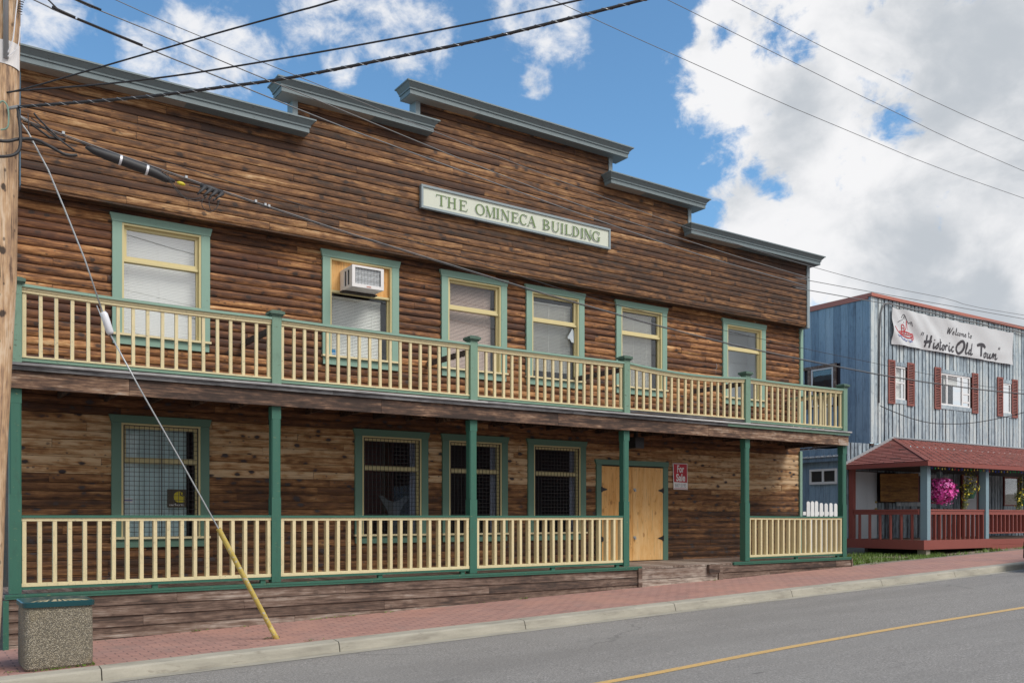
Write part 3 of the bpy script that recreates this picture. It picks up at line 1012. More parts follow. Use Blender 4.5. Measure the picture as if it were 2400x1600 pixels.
# windows
def window(x0, low, style, mat_trim, glass, pane_split=0.0):
    x1 = x0 + WW
    if low:
        zh1, zh0, zs, zm = 2.445, 2.335, 0.67, 1.79
    else:
        zh1, zh0, zs, zm = 5.34, 5.225, 3.61, 4.705
    yf = YW - 0.045
    mb = MB()
    # flared head casing
    mb.hexa([(x0 - 0.005, yf - 0.006, zh0), (x1 + 0.005, yf - 0.006, zh0), (x1 + 0.005, YW, zh0), (x0 - 0.005, YW, zh0)],
            [(x0 - 0.035, yf - 0.006, zh1), (x1 + 0.035, yf - 0.006, zh1), (x1 + 0.035, YW, zh1), (x0 - 0.035, YW, zh1)])
    mb.box(x0, x0 + 0.13, yf, YW + 0.05, zs - 0.02, zh0 - 0.003)
    mb.box(x1 - 0.13, x1, yf, YW + 0.05, zs - 0.02, zh0 - 0.003)
    mb.box(x0 + 0.01, x1 - 0.01, yf + 0.006, YW, zs - 0.14, zs - 0.023)
    mb.box(x0 + 0.13, x1 - 0.13, yf + 0.004, YW + 0.05, zh0 - 0.002, zh0 + 0.02)
    w = mb.build('window', mat_trim, B)
    a, b = x0 + 0.13, x1 - 0.13
    mb = MB()
    mb.box(x0 - 0.012, x1 + 0.012, yf - 0.035, YW + 0.04, zs - 0.019, zs + 0.012)
    mb.build('sill', 'yellow', w)
    mb = MB()
    yo = YW - 0.035
    zt = zh0 - 0.004
    s = 0.028
    # outer stop
    mb.box(a + 0.001, a + s, yo, YW + 0.09, zs + 0.0125, zt)
    mb.box(b - s, b - 0.001, yo, YW + 0.09, zs + 0.0125, zt)
    mb.box(a + s, b - s, yo + 0.002, YW + 0.09, zt - s, zt - 0.001)
    # upper sash
    ys = YW + 0.02
    if style != 'ac':
        mb.box(a + s, a + s + 0.045, ys, ys + 0.05, zm, zt - s)
        mb.box(b - s - 0.045, b - s, ys, ys + 0.05, zm, zt - s)
        mb.box(a + s + 0.045, b - s - 0.045, ys + 0.001, ys + 0.05, zt - s - 0.045, zt - s)
        mb.box(a + s + 0.045, b - s - 0.045, ys + 0.001, ys + 0.05, zm, zm + 0.05)
    mb.box(a + s, b - s, ys - 0.022, ys + 0.055, zm - 0.035, zm - 0.001)
    mb.box(b - s - 0.03, b - s, ys + 0.005, ys + 0.05, zs + 0.013, zm - 0.036)
    mb.build('sash', 'yellow_sash', w)
    yg = ys + 0.03
    gmb = MB()
    if style != 'ac':
        gmb.box(a + s + 0.04, b - s - 0.04, yg, yg + 0.006, zm + 0.045, zt - s - 0.04)
    gmb.box(a + s, b - s - 0.025, yg, yg + 0.006, zs + 0.013, zm - 0.03)
    gmb.build('pane', glass, w)
    return w, a, b, zs, zm, zt


def room(w, a, b, z0, z1, mat, depth=0.9):
    mb = MB()
    y0, y1 = YW + 0.10, YW + 0.10 + depth
    mb.face([(a - .3, y1, z0 - .2), (b + .3, y1, z0 - .2), (b + .3, y1, z1 + .2), (a - .3, y1, z1 + .2)])
    for x in (a - 0.3, b + 0.3):
        mb.face([(x, y0, z0 - .2), (x, y1, z0 - .2), (x, y1, z1 + .2), (x, y0, z1 + .2)])
    for z in (z0 - 0.2, z1 + 0.2):
        mb.face([(a - .3, y0, z), (b + .3, y0, z), (b + .3, y1, z), (a - .3, y1, z)])
    mb.build('room_lining', mat, w)


def blinds(w, a, b, z0, z1, mat, tilt=55, gap=0.026, y=None):
    y = YW + 0.17 if y is None else y
    mb = MB()
    z = z1
    mb.box(a, b, y - 0.02, y + 0.02, z1, z1 + 0.03)
    c, s = math.cos(R(tilt)) * 0.0125, math.sin(R(tilt)) * 0.0125
    while z > z0:
        dz = random.uniform(-0.0012, 0.0012)
        mb.face([(a, y - c, z - s + dz), (b, y - c, z - s - dz), (b, y + c, z + s - dz), (a, y + c, z + s + dz)])
        z -= gap
    for xx in (a + 0.16, (a + b) / 2, b - 0.16):
        mb.box(xx - 0.002, xx + 0.002, y - 0.018, y - 0.016, z0, z1)
    mb.build('blind', mat, w)


def grille(w, a, b, z0, z1, nx, nz, centre=False):
    mb = MB()
    y = YW - 0.028
    r = 0.0032
    a, b = a + 0.012, b - 0.012
    for i in range(nx + 1):
        x = a + (b - a) * i / nx
        mb.box(x - r, x + r, y - r, y + r, z0, z1)
    for i in range(nz + 1):
        z = z0 + (z1 - z0) * i / nz
        mb.box(a, b, y + r + 0.0005, y + 3 * r, z - r, z + r)
    if centre:
        mb.box((a + b) / 2 - 0.007, (a + b) / 2 + 0.007, y - 0.012, y - 0.004, z0, z1)
    for x in (a, b):
        mb.box(x - 0.006, x + 0.006, y - 0.006, y + 0.01, z0, z1)
    mb.box(a, b, y - 0.006, y + 0.001, z1 - 0.008, z1 + 0.004)
    mb.build('security_grille', 'grille', w)


w, a, b, zs, zm, zt = window(UPW[0], False, '', 'teal', 'glass_bright')
room(w, a, b, zs, zt, 'dark_room')
blinds(w, a - .02, b + .02, zs, zt - 0.02, 'blind', 66, 0.0225)
w, a, b, zs, zm, zt = window(UPW[1], False, 'ac', 'teal', 'glass')
room(w, a, b, zs, zt, 'dark_room')
blinds(w, a - .02, b - 0.12, zs + 0.02, zm - 0.09, 'blind', 62, 0.0245)
mb = MB()
mb.rnd(0.5, 0.4)
mb.box(a + 0.028, b - 0.028, YW + 0.03, YW + 0.045, zm, zt - 0.028)
mb.build('plywood_infill', 'ply_orange', w)
AC_WIN = w
w, a, b, zs, zm, zt = window(UPW[2], False, '', 'teal', 'glass')
room(w, a, b, zs, zt, 'dark_room')
blinds(w, a - .02, b - 0.10, zs, zt - 0.03, 'red_reflection_blind', 62, 0.0245)
w, a, b, zs, zm, zt = window(UPW[3], False, '', 'teal', 'glass')
room(w, a, b, zs, zt, 'dark_room')
blinds(w, a - .02, b - 0.06, zs + 0.18, zt - 0.16, 'blind', -56, 0.027)
w, a, b, zs, zm, zt = window(UPW[4], False, '', 'teal', 'glass')
room(w, a, b, zs, zt, 'dark_room')
blinds(w, a - .02, b - 0.12, zs, zt - 0.1, 'blind', -56, 0.027)
w, a, b, zs, zm, zt = window(UPW[5], False, '', 'teal', 'glass')
room(w, a, b, zs, zt, 'grey_room', 0.55)
for i, x in enumerate(LOW):
    w, a, b, zs, zm, zt = window(x, True, '', 'teal_shaded', 'glass_dark')
    room(w, a, b, zs, zt, 'dark_room', 1.6)
    grille(w, a + 0.028, b - 0.028, zs + 0.015, zt - 0.03, 15 if i == 0 else 14, 24, i == 0)
    mb = MB()
    if i == 0:
        n = 24
        for k in range(n):
            xa, xb = a - 0.05 + (b - a - 0.1) * k / n, a - 0.05 + (b - a - 0.1) * (k + 1) / n
            ya, yb = YW + 0.2 + 0.02 * math.sin(k * 1.3), YW + 0.2 + 0.02 * math.sin((k + 1) * 1.3)
            mb.face([(xa, ya, zs - 0.1), (xb, yb, zs - 0.1), (xb, yb, zt + 0.1), (xa, ya, zt + 0.1)])
        mb.build('curtain', 'curtain', w)
    else:
        n = 8
        for k in range(n):
            xa, xb = b - 0.13 + 0.15 * k / n, b - 0.13 + 0.15 * (k + 1) / n
            ya, yb = YW + 0.16 + 0.012 * math.sin(k * 2.0), YW + 0.16 + 0.012 * math.sin((k + 1) * 2.0)
            mb.face([(xa, ya, zs - 0.1), (xb, yb, zs - 0.1), (xb, yb, zt + 0.1), (xa, ya, zt + 0.1)])
        mb.build('curtain', 'lavender', w)

# boarded double door
mb = MB()
dx0, dx1 = 11.43, 13.35
yf = YW - 0.045
mb.hexa([(dx0 - 0.005, yf - 0.006, 2.015), (dx1 + 0.005, yf - 0.006, 2.015), (dx1 + 0.005, YW, 2.015), (dx0 - 0.005, YW, 2.015)],
        [(dx0 - 0.04, yf - 0.006, 2.115), (dx1 + 0.02, yf - 0.006, 2.115), (dx1 + 0.02, YW, 2.115), (dx0 - 0.04, YW, 2.115)])
mb.box(dx0, dx0 + 0.125, yf, YW + 0.05, fl(11.5) + 0.001, 2.012)
mb.box(dx1 - 0.14, dx1, yf, YW + 0.05, fl(13.3) + 0.001, 2.012)
door = mb.build('door', 'teal_shaded', B)
for xa, xb, t in ((11.56, 12.37, 0.58), (12.376, 13.20, 0.74)):
    mb = MB()
    mb.rnd(t, 0.2, 0.02)
    mb.box(xa, xb, YW - 0.042, YW - 0.026, fl(xa) + 0.018, 1.985)
    mb.build('door_leaf', 'ply_orange', door)
mb = MB()
mb.box(dx0 + 0.126, dx1 - 0.141, YW + 0.03, YW + 0.05, 0.0, 2.1)
mb.build('doorway_backing', 'dark_room', door)
for xh, s in ((11.555, 1), (13.205, -1)):
    for z in (1.52, 0.53):
        mb = MB()
        y = YW - 0.049
        mb.box(xh - 0.02, xh + 0.02, y - 0.002, y + 0.006, z - 0.055, z + 0.055)
        p = [(xh + 0.021 * s, y, z - 0.04), (xh + 0.14 * s, y, z - 0.008), (xh + 0.14 * s, y, z + 0.008), (xh + 0.021 * s, y, z + 0.04)]
        if s < 0:
            p = p[::-1]
        mb.face(p)
        mb.build('hinge', 'black', door)
for z in (1.52, 0.545):
    mb = MB()
    mb.box(12.385, 12.45, YW - 0.052, YW - 0.043, z - 0.01, z + 0.035)
    mb.box(12.40, 12.44, YW - 0.075, YW - 0.0525, z - 0.03, z + 0.005)
    mb.build('hasp', 'steel', door)

# balcony deck
mb = MB()
mb.rnd(0.62)
x = 0.95
while x < 17.2:
    xe = min(x + random.uniform(2.2, 4.5), 17.24)
    mb.rnd(0.62)
    mb.box(x, xe - 0.003, 12.40, 12.56, 2.802 + random.uniform(-.002, .002), 2.832)
    x = xe
for k in range(10):
    mb.rnd(0.5)
    mb.box(0.97, 17.22, 12.563 + k * 0.153, 12.563 + k * 0.153 + 0.148, 2.80, 2.83)
mb.build('balcony_deck', 'silver', B)
mb = MB()
for xa, xb in ((0.97, 5.2), (5.2, 9.6), (9.6, 13.4)):
    mb.rnd(0.22)
    mb.box(xa, xb - 0.004, 12.435, 12.465, 2.745, 2.80)
mb.build('fascia_board', 'silver', B)
MB().box(13.4, 17.21, 12.433, 12.465, 2.745, 2.80).build('green_fascia_board', 'green_faded', B)
mb = MB()
for xa, xb, t in ((0.95, 2.43, 0.62), (2.43, 5.99, 0.30), (5.99, 9.3, 0.25), (9.3, 12.9, 0.42), (12.9, 16.86, 0.5), (16.86, 17.21, 0.75)):
    mb.rnd(t, 0.25, 0.03)
    mb.box(xa, xb - 0.004, 12.47, 12.52, 2.530, 2.737)
mb.build('porch_beam', 'beam', B)
mb = MB()
mb.rnd(0.15)
mb.box(0.95, 17.20, 12.523, 12.66, 2.56, 2.74)
mb.box(17.06, 17.20, 12.66, YW - 0.03, 2.56, 2.74)
x = 1.2
while x < 17.1:
    mb.rnd(0.2)
    mb.box(x, x + 0.04, 12.66, YW - 0.03, 2.62, 2.78)
    x += 0.6
mb.build('porch_joist', 'beam', B)
mb = MB()
for k in range(12):
    mb.rnd(0.3)
    mb.box(0.97, 17.20, 12.60 + k * 0.124, 12.60 + k * 0.124 + 0.12, 2.786, 2.798)
mb.build('porch_ceiling', 'beam', B)

# porch floor, edge strip and skirt
mb = MB()
x = 1.02
while x < 17.1:
    xe = x + 0.14
    mb.rnd(0.66 if 11.1 < x < 13.2 else 0.5)
    mb.hexa([(x, 12.43, fl(x) - 0.035), (xe - 0.006, 12.43, fl(xe) - 0.035), (xe - 0.006, YW, fl(xe) - 0.035), (x, YW, fl(x) - 0.035)],
            [(x, 12.43, fl(x)), (xe - 0.006, 12.43, fl(xe)), (xe - 0.006, YW, fl(xe)), (x, YW, fl(x))])
    x = xe
mb.build('porch_floor', 'deck_x', B)
mb = MB()
for xa, xb in ((1.02, 4.2), (4.2, 8.1), (8.1, 11.12)):
    mb.bar([xa, xb - 0.003], fl, 12.385, 12.46, -0.012, 0.016)
mb.bar([13.52, 17.2], fl, 12.385, 12.46, -0.012, 0.016)
mb.bar([1.02, 11.12], fl, 12.39, 12.427, -0.04, -0.0125)
mb.bar([13.52, 17.2], fl, 12.39, 12.427, -0.04, -0.0125)
mb.box(1.00, 1.06, 12.375, 12.43, -0.65, -0.03)
mb.build('porch_edge_strip', 'green', B)
mb = MB()
for r in range(5):
    x = 1.06 - random.uniform(0, 2)
    while x < 17.3:
        xe = x + random.uniform(2.0, 4.4)
        for sa, sb in ((1.06, 11.03), (13.19, 17.2)):
            a, b = max(x, sa), min(xe, sb)
            if b - a > 0.02 and fl(a) - 0.045 - r * 0.137 > gz(a) - 0.0:
                mb.rnd([0.36, 0.34, 0.36, 0.52, 0.66][r] + (0.12 if sa > 13 and r > 1 else 0), 0.1, 0.1)
                zt_ = -0.042 - r * 0.137
                dy = random.uniform(0, 0.004)
                mb.hexa([(a, 12.395 + dy, fl(a) + zt_ - 0.131), (b - .003, 12.395 + dy, fl(b) + zt_ - 0.131), (b - .003, 12.42, fl(b) + zt_ - 0.131), (a, 12.42, fl(a) + zt_ - 0.131)],
                        [(a, 12.410 + dy, fl(a) + zt_), (b - .003, 12.410 + dy, fl(b) + zt_), (b - .003, 12.42, fl(b) + zt_), (a, 12.42, fl(a) + zt_)])
        x = xe
mb.rnd(0.4)
mb.box(11.03, 11.12, 12.375, 12.425, -0.45, 0.045)
mb.box(13.08, 13.19, 12.372, 12.425, -0.35, 0.06)
mb.box(17.2, 17.23, 12.38, YW, -0.2, 0.07)
mb.rnd(0.15)
mb.box(12.78, 13.07, 12.33, 12.40, -0.10, 0.062)
mb.build('porch_skirt', 'skirt', B)
mb = MB()
for z0, z1, t in ((-0.165, 0.022, 0.72), (-0.345, -0.172, 0.85)):
    mb.rnd(t, 0, 0.03)
    mb.hexa([(11.125, 12.40, z0), (13.075, 12.40, z0 + .008), (13.075, 12.43, z0 + .008), (11.125, 12.43, z0)],
            [(11.125, 12.40, z1), (13.075, 12.40, z1 + .008), (13.075, 12.43, z1 + .008), (11.125, 12.43, z1)])
mb.build('entrance_step_board', 'skirt', B)
MB().box(1.06, 17.19, 12.43, 12.45, -0.62, -0.05).build('skirt_backing', 'dark_room', B)

# posts
PX = [1.145, 4.39, 7.645, 10.88, 14.06, 17.16]
for i, x in enumerate(PX):
    mb = MB()
    z0 = fl(x) + 0.017
    y0, y1 = 12.53, 12.67
    c = 0.016
    ring = [(x - .065 + c, y0), (x + .065 - c, y0), (x + .065, y0 + c), (x + .065, y1 - c), (x + .065 - c, y1), (x - .065 + c, y1), (x - .065, y1 - c), (x - .065, y0 + c)]
    n = 8
    for k in range(n):
        (xa, ya), (xb, yb) = ring[k], ring[(k + 1) % n]
        mb.face([(xa, ya, 1.25), (xb, yb, 1.25), (xb, yb, 2.35), (xa, ya, 2.35)])
    mb.box(x - .066, x + .066, y0 - .001, y1 + .001, z0, 1.249)
    mb.box(x - .066, x + .066, y0 - .001, y1 + .001, 2.351, 2.53)
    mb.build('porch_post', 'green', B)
    mb = MB()
    zt = 3.80
    mb.box(x - .066, x + .066, y0 - 0.02, y1 - 0.02, 2.834, zt)
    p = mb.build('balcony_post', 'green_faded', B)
    mb = MB()
    mb.box(x - .085, x + .085, y0 - .04, y1, zt + 0.001, zt + .022)
    mb.box(x - .105, x + .105, y0 - .06, y1 + .02, zt + .0225, zt + .062)
    mb.frust((x - .095, x + .095, y0 - .05, y1 + .01), zt + .0625, (x - .06, x + .06, y0 - .015, y1 - .025), zt + .082)
    mb.build('post_cap', 'cap_green', p)

# railings
n_bal = [0]
far_bal = MB()


def railing(xa, xb, zt_a, zt_b, sag, zb_off, upper, count):
    def top(x):
        t = (x - xa) / (xb - xa)
        return zt_a + (zt_b - zt_a) * t - sag * 4 * t * (1 - t)

    def bot(x):
        return zb_off if not callable(zb_off) else zb_off(x)
    n = 8
    xs_ = [xa + (xb - xa) * i / n for i in range(n + 1)]
    yc = YP - 0.005 if not upper else YP - 0.02
    mb = MB()
    if upper:
        mb.bar(xs_, top, yc - 0.07, yc + 0.07, -0.034, 0.0)
    else:
        mb.bar(xs_, top, yc - 0.06, yc + 0.06, -0.030, 0.0)
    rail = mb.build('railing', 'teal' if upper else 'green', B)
    mb = MB()
    if upper:
        mb.bar(xs_, top, yc - 0.045, yc + 0.045, -0.066, -0.0345)
        mb.bar(xs_, top, yc - 0.035, yc + 0.035, -0.098, -0.0665)
        mb.build('hand_rail', 'yellow', rail)
        mb = MB()
        mb.bar(xs_, bot, yc - 0.04, yc + 0.04, -0.012, 0.010)
    else:
        mb.bar(xs_, top, yc - 0.045, yc + 0.045, -0.072, -0.0305)
        mb.build('hand_rail', 'yellow', rail)
        mb = MB()
        mb.bar(xs_, bot, yc - 0.05, yc + 0.045, -0.042, 0.0)
    mb.build('foot_rail', 'yellow', rail)
    mb = MB()
    if upper:
        mb.bar(xs_, bot, yc - 0.03, yc + 0.03, -0.055, -0.0125)
    else:
        mb.bar(xs_, bot, yc - 0.045, yc + 0.045, -0.078, -0.0425)
        for xx in ((xa + xb) / 2, xb - 0.11):
            mb.box(xx - 0.035, xx + 0.035, yc - 0.03, yc + 0.03, fl(xx) + 0.001, bot(xx) - 0.0785)
    mb.build('bottom_rail', ('green_faded' if xa < 8 or xa > 14 else 'silver') if upper else 'green', rail)
    hw, hd = (0.020, 0.020) if upper else (0.0225, 0.042)
    for i in range(count):
        x = xa + 0.028 + (xb - xa - 0.056) * i / (count - 1)
        if 0 < i < count - 1:
            x += random.uniform(-0.005, 0.005)
        z1 = top(x) - (0.0985 if upper else 0.0725)
        z0 = bot(x) + (0.0105 if upper else 0.0005)
        mb = MB() if n_bal[0] < 100 else far_bal
        w2 = hw if 0 < i < count - 1 or not upper else hw * 1.1
        lean = random.uniform(-0.003, 0.003)
        mb.hexa([(x - w2, yc - hd, z0), (x + w2, yc - hd, z0), (x + w2, yc + hd, z0), (x - w2, yc + hd, z0)],
                [(x - w2 + lean, yc - hd, z1), (x + w2 + lean, yc - hd, z1), (x + w2 + lean, yc + hd, z1), (x - w2 + lean, yc + hd, z1)])
        if n_bal[0] < 100:
            mb.build('baluster', 'yellow', rail)
            n_bal[0] += 1
    return rail


def bl(x):
    return 0.160 + 0.0035 * (x - 1)


tops = [3.805, 3.780, 3.760, 3.765, 3.755, 3.765]
sags = [0.018, 0.006, 0.006, 0.065, 0.012]
for i in (0, 1, 2):
    xa, xb = PX[i] + 0.068, PX[i + 1] - 0.068
    railing(xa, xb, 0.992, 0.996, 0.0, bl, False, 19)
    railing(xa, xb, tops[i], tops[i + 1], sags[i], 2.925, True, 18 if i == 0 else 19)
for i in (3, 4):
    xa, xb = PX[i] + 0.068, PX[i + 1] - 0.068
    railing(xa, xb, tops[i], tops[i + 1], sags[i], 2.928, True, 18)
railing(PX[4] + 0.068, PX[5] - 0.068, 0.994, 0.985, 0.004, bl, False, 18)
# short return railing at the right end of the balcony
mb = MB()
mb.box(17.15, 17.27, 12.67, YW - 0.05, 3.70, 3.735)
ret = mb.build('railing', 'green_faded', B)
mb = MB()
mb.box(17.17, 17.25, 12.67, YW - 0.05, 3.64, 3.699)
mb.box(17.17, 17.25, 12.67, YW - 0.05, 2.91, 2.935)
mb.build('rail', 'yellow', ret)
for k in range(8):
    y = 12.80 + k * 0.165
    far_bal.box(17.19, 17.23, y, y + 0.04, 2.936, 3.639)
o = far_bal.build('baluster_row', 'yellow', B)
o['kind'] = 'stuff'
# braces from wall to balcony posts
for x in PX[1:5]:
    mb = MB()
    mb.rnd(0.5)
    mb.box(x - 0.02, x + 0.02, 12.66, YW - 0.03, 3.60, 3.69)
    mb.build('post_brace', 'brace', B)

# dark boxy lamp under the porch ceiling
mb = MB()
mb.box(11.60, 11.82, 13.10, 13.34, 2.28, 2.50)
lamp = mb.build('porch_lamp', 'brace', None, bevel=0.01)
mb.v
tag(lamp, 'dark boxy lamp under the porch ceiling above the boarded door', 'lamp')
lamp.data.materials[0] = M['black']
MB().box(11.68, 11.74, 13.19, 13.25, 2.5005, 2.62).build('bracket', 'black', lamp)

# white rag stuck in the fourth upper window
mb = MB()
pts = [(10.86, 4.64), (10.83, 4.58), (10.735, 4.46), (10.75, 4.43), (10.80, 4.43), (10.83, 4.37), (10.89, 4.36), (10.90, 4.42), (10.895, 4.52), (10.88, 4.60)]
for i in range(1, len(pts) - 1):
    yy = [YW + 0.004 + 0.012 * math.sin(i * 2.1), YW + 0.004 + 0.012 * math.sin((i + 1) * 2.1)]
    mb.face([(pts[0][0], YW + 0.01, pts[0][1]), (pts[i][0], yy[0], pts[i][1]), (pts[i + 1][0], yy[1], pts[i + 1][1])])
tag(mb.build('plastic_rag', 'lavender_rag'), 'crumpled white plastic scrap hanging in the lower pane of an upper window', 'plastic scrap')

# ------------------------------------------------------------------ air conditioner
ac = thing('air_conditioner', 'white window air conditioner sticking out of a plywood filled upper window', 'air conditioner', (6.3, 13.8, 4.69))
ax0, ax1, ay0, ay1, az0, az1 = 6.03, 6.585, 13.63, 14.125, 4.69, 5.035
mb = MB()
t = 0.035
mb.box(ax0, ax1, ay0 + 0.02, ay1, az0, az0 + 0.02)
mb.box(ax0, ax1, ay0 + 0.02, ay1, az1 - 0.02, az1)
mb.box(ax1 - 0.012, ax1, ay0 + 0.02, ay1, az0 + 0.02, az1 - 0.02)
for za, zb in ((az0 + 0.02, az0 + 0.05), (az1 - 0.05, az1 - 0.02)):
    mb.box(ax0, ax0 + 0.012, ay0 + 0.02, ay1, za, zb)
for ya, yb in ((ay0 + 0.02, ay0 + 0.12), (ay0 + 0.20, ay0 + 0.24), (ay0 + 0.32, ay1)):
    mb.box(ax0, ax0 + 0.012, ya, yb, az0 + 0.0505, az1 - 0.0505)
mb.box(ax0 - .003, ax1 + .003, ay0, ay0 + 0.0195, az0 - .003, az0 + 0.05)
mb.box(ax0 - .003, ax1 + .003, ay0, ay0 + 0.0195, az1 - 0.03, az1 + .003)
mb.box(ax0 - .003, ax0 + 0.05, ay0, ay0 + 0.0195, az0 + 0.0505, az1 - 0.0305)
mb.box(ax1 - 0.05, ax1 + .003, ay0, ay0 + 0.0195, az0 + 0.0505, az1 - 0.0305)
mb.build('housing', 'white_metal', ac)
mb = MB()
mb.box(ax0 + 0.03, ax1 - 0.02, ay0 + 0.05, ay0 + 0.06, az0 + 0.03, az1 - 0.03)
z = az0 + 0.06
while z < az1 - 0.04:
    mb.box(ax0 + 0.05, ax1 - 0.05, ay0 + 0.03, ay0 + 0.05, z, z + 0.012)
    z += 0.020
mb.build('condenser', 'fin', ac)
mb = MB()
for k in range(9):
    x = ax0 + 0.06 + (ax1 - ax0 - 0.12) * k / 8
    mb.box(x - .0012, x + .0012, ay0 + 0.008, ay0 + 0.012, az0 + 0.05, az1 - 0.03)
for k in range(5):
    z = az0 + 0.07 + 0.05 * k
    mb.box(ax0 + 0.05, ax1 - 0.05, ay0 + 0.0125, ay0 + 0.016, z, z + 0.003)
mb.box(ax0 + 0.013, ax0 + 0.02, ay0 + 0.1, ay1 - 0.02, az0 + 0.03, az1 - 0.03)
mb.build('guard_grid', 'black', ac)
MB().box(ax0 + 0.25, ax0 + 0.33, ay0 - 0.003, ay0 - 0.0005, az0 + 0.012, az0 + 0.028).build('warning_label', 'letter_green', ac)
bpy.data.objects['warning_label'].data.materials[0] = M['redroof_trim']
MB().box(6.0, 6.62, 13.95, 14.07, 4.665, 4.686).build('support_board', 'brace', ac)

# blue sticker and small notices
mb = MB()
mb.box(5.87, 5.96, YW + 0.044, YW + 0.047, 3.645, 3.735)
st = tag(mb.build('window_sticker', 'sticker_blue'), 'small blue sticker in the lower left corner of the air conditioner window', 'sticker')
mb = MB()
mb.ribbon([(5.875, 3.675), (5.90, 3.665), (5.925, 3.672), (5.955, 3.668)], [0.004, 0.01, 0.008, 0.004], YW + 0.0425)
mb.build('wave_mark', 'for_white', st)
mb = MB()
mb.box(2.68, 2.80, YW + 0.044, YW + 0.047, 1.185, 1.245)
st = tag(mb.build('alarm_sticker', 'for_white'), 'small white and blue notice on the grilled ground floor window', 'sticker')
MB().box(2.683, 2.797, YW + 0.0415, YW + 0.0432, 1.205, 1.218).build('stripe', 'ink_blue', st)
ps = thing('brand_poster', 'dark square poster with a yellow round emblem behind the grilled window', 'poster', (3.42, YW + 0.045, 1.1))
mb = MB()
mb.box(3.285, 3.56, YW + 0.040, YW + 0.046, 1.115, 1.385)
mb.build('card', 'poster_brown', ps)
mb = MB()
cx, cz, rr = 3.455, 1.272, 0.082
pts = [(cx + rr * math.cos(R(a)), cz + rr * math.sin(R(a))) for a in range(50, 280, 12)] + [(cx + 0.075, cz - 0.08), (cx + 0.075, cz + 0.02), (cx + 0.045, cz + 0.035)]
mb.face([(p[0], YW + 0.0385, p[1]) for p in pts][::-1])
mb.build('emblem', 'poster_yellow', ps)
mb = MB()
mb.ribbon([(cx + 0.085, cz + 0.045), (cx + 0.06, cz + 0.018), (cx + 0.025, cz + 0.028), (cx + 0.02, cz + 0.06), (cx + 0.045, cz + 0.085)], [0.012, 0.02, 0.02, 0.014, 0.006], YW + 0.0375)
mb.build('swirl', 'poster_brown', ps)
mb = MB()
put_text(mb, 'carhartt', 0.05, 3.31, YW + 0.0385, 1.14, 0.001, 1.0, fit=0.22)
mb.build('lettering', 'for_white', ps)
# Y shaped display stand behind the second ground floor window
mb = MB()
prof = [(6.93, 1.345), (7.0, 1.345), (7.10, 1.27), (7.22, 1.235), (7.34, 1.27), (7.45, 1.345), (7.52, 1.34), (7.53, 1.30), (7.40, 1.17), (7.34, 1.05), (7.32, 0.30), (7.13, 0.30), (7.12, 1.02), (7.05, 1.17)]
f0 = [(x - 0.05, YW + 0.34, z) for x, z in prof]
f1 = [(x - 0.05, YW + 0.36, z) for x, z in prof]
mb.face(f0[::-1])
mb.face(f1)
for i in range(len(prof)):
    j = (i + 1) % len(prof)
    mb.face([f0[i], f0[j], f1[j], f1[i]])
tag(mb.build('display_stand', 'stand'), 'grey Y shaped display stand behind a grilled ground floor window', 'display stand')
MB().box(6.5, 7.6, YW + 1.2, YW + 1.23, 0.4, 2.4).build('red_panel', 'crimson_wall', bpy.data.objects['display_stand'])  # flat panel in the dark red siding colour, deep in the room

# ------------------------------------------------------------------ name sign
sg = thing('name_sign', 'long cream sign reading THE OMINECA BUILDING in green serif letters', 'sign', (9.46, 13.8, 6.25))
YS = YF - 0.065
sx0, sx1 = 7.37, 11.56


def stop(x):
    return 6.652 - 0.0085 * (x - sx0)


mb = MB()
mb.bar([sx0 + 0.03, sx1 - 0.03], stop, YS, YF - 0.016, -0.375, -0.03)
mb.build('board', 'sign_cream', sg)
mb = MB()
mb.bar([sx0, sx1], stop, YS - 0.022, YF - 0.014, -0.038, 0.0)
mb.bar([sx0, sx1], stop, YS - 0.022, YF - 0.014, -0.40, -0.362)
mb.bar([sx0, sx0 + 0.038], stop, YS - 0.020, YF - 0.014, -0.361, -0.039)
mb.bar([sx1 - 0.038, sx1], stop, YS - 0.020, YF - 0.014, -0.361, -0.039)
mb.build('frame', 'grey_trim', sg)


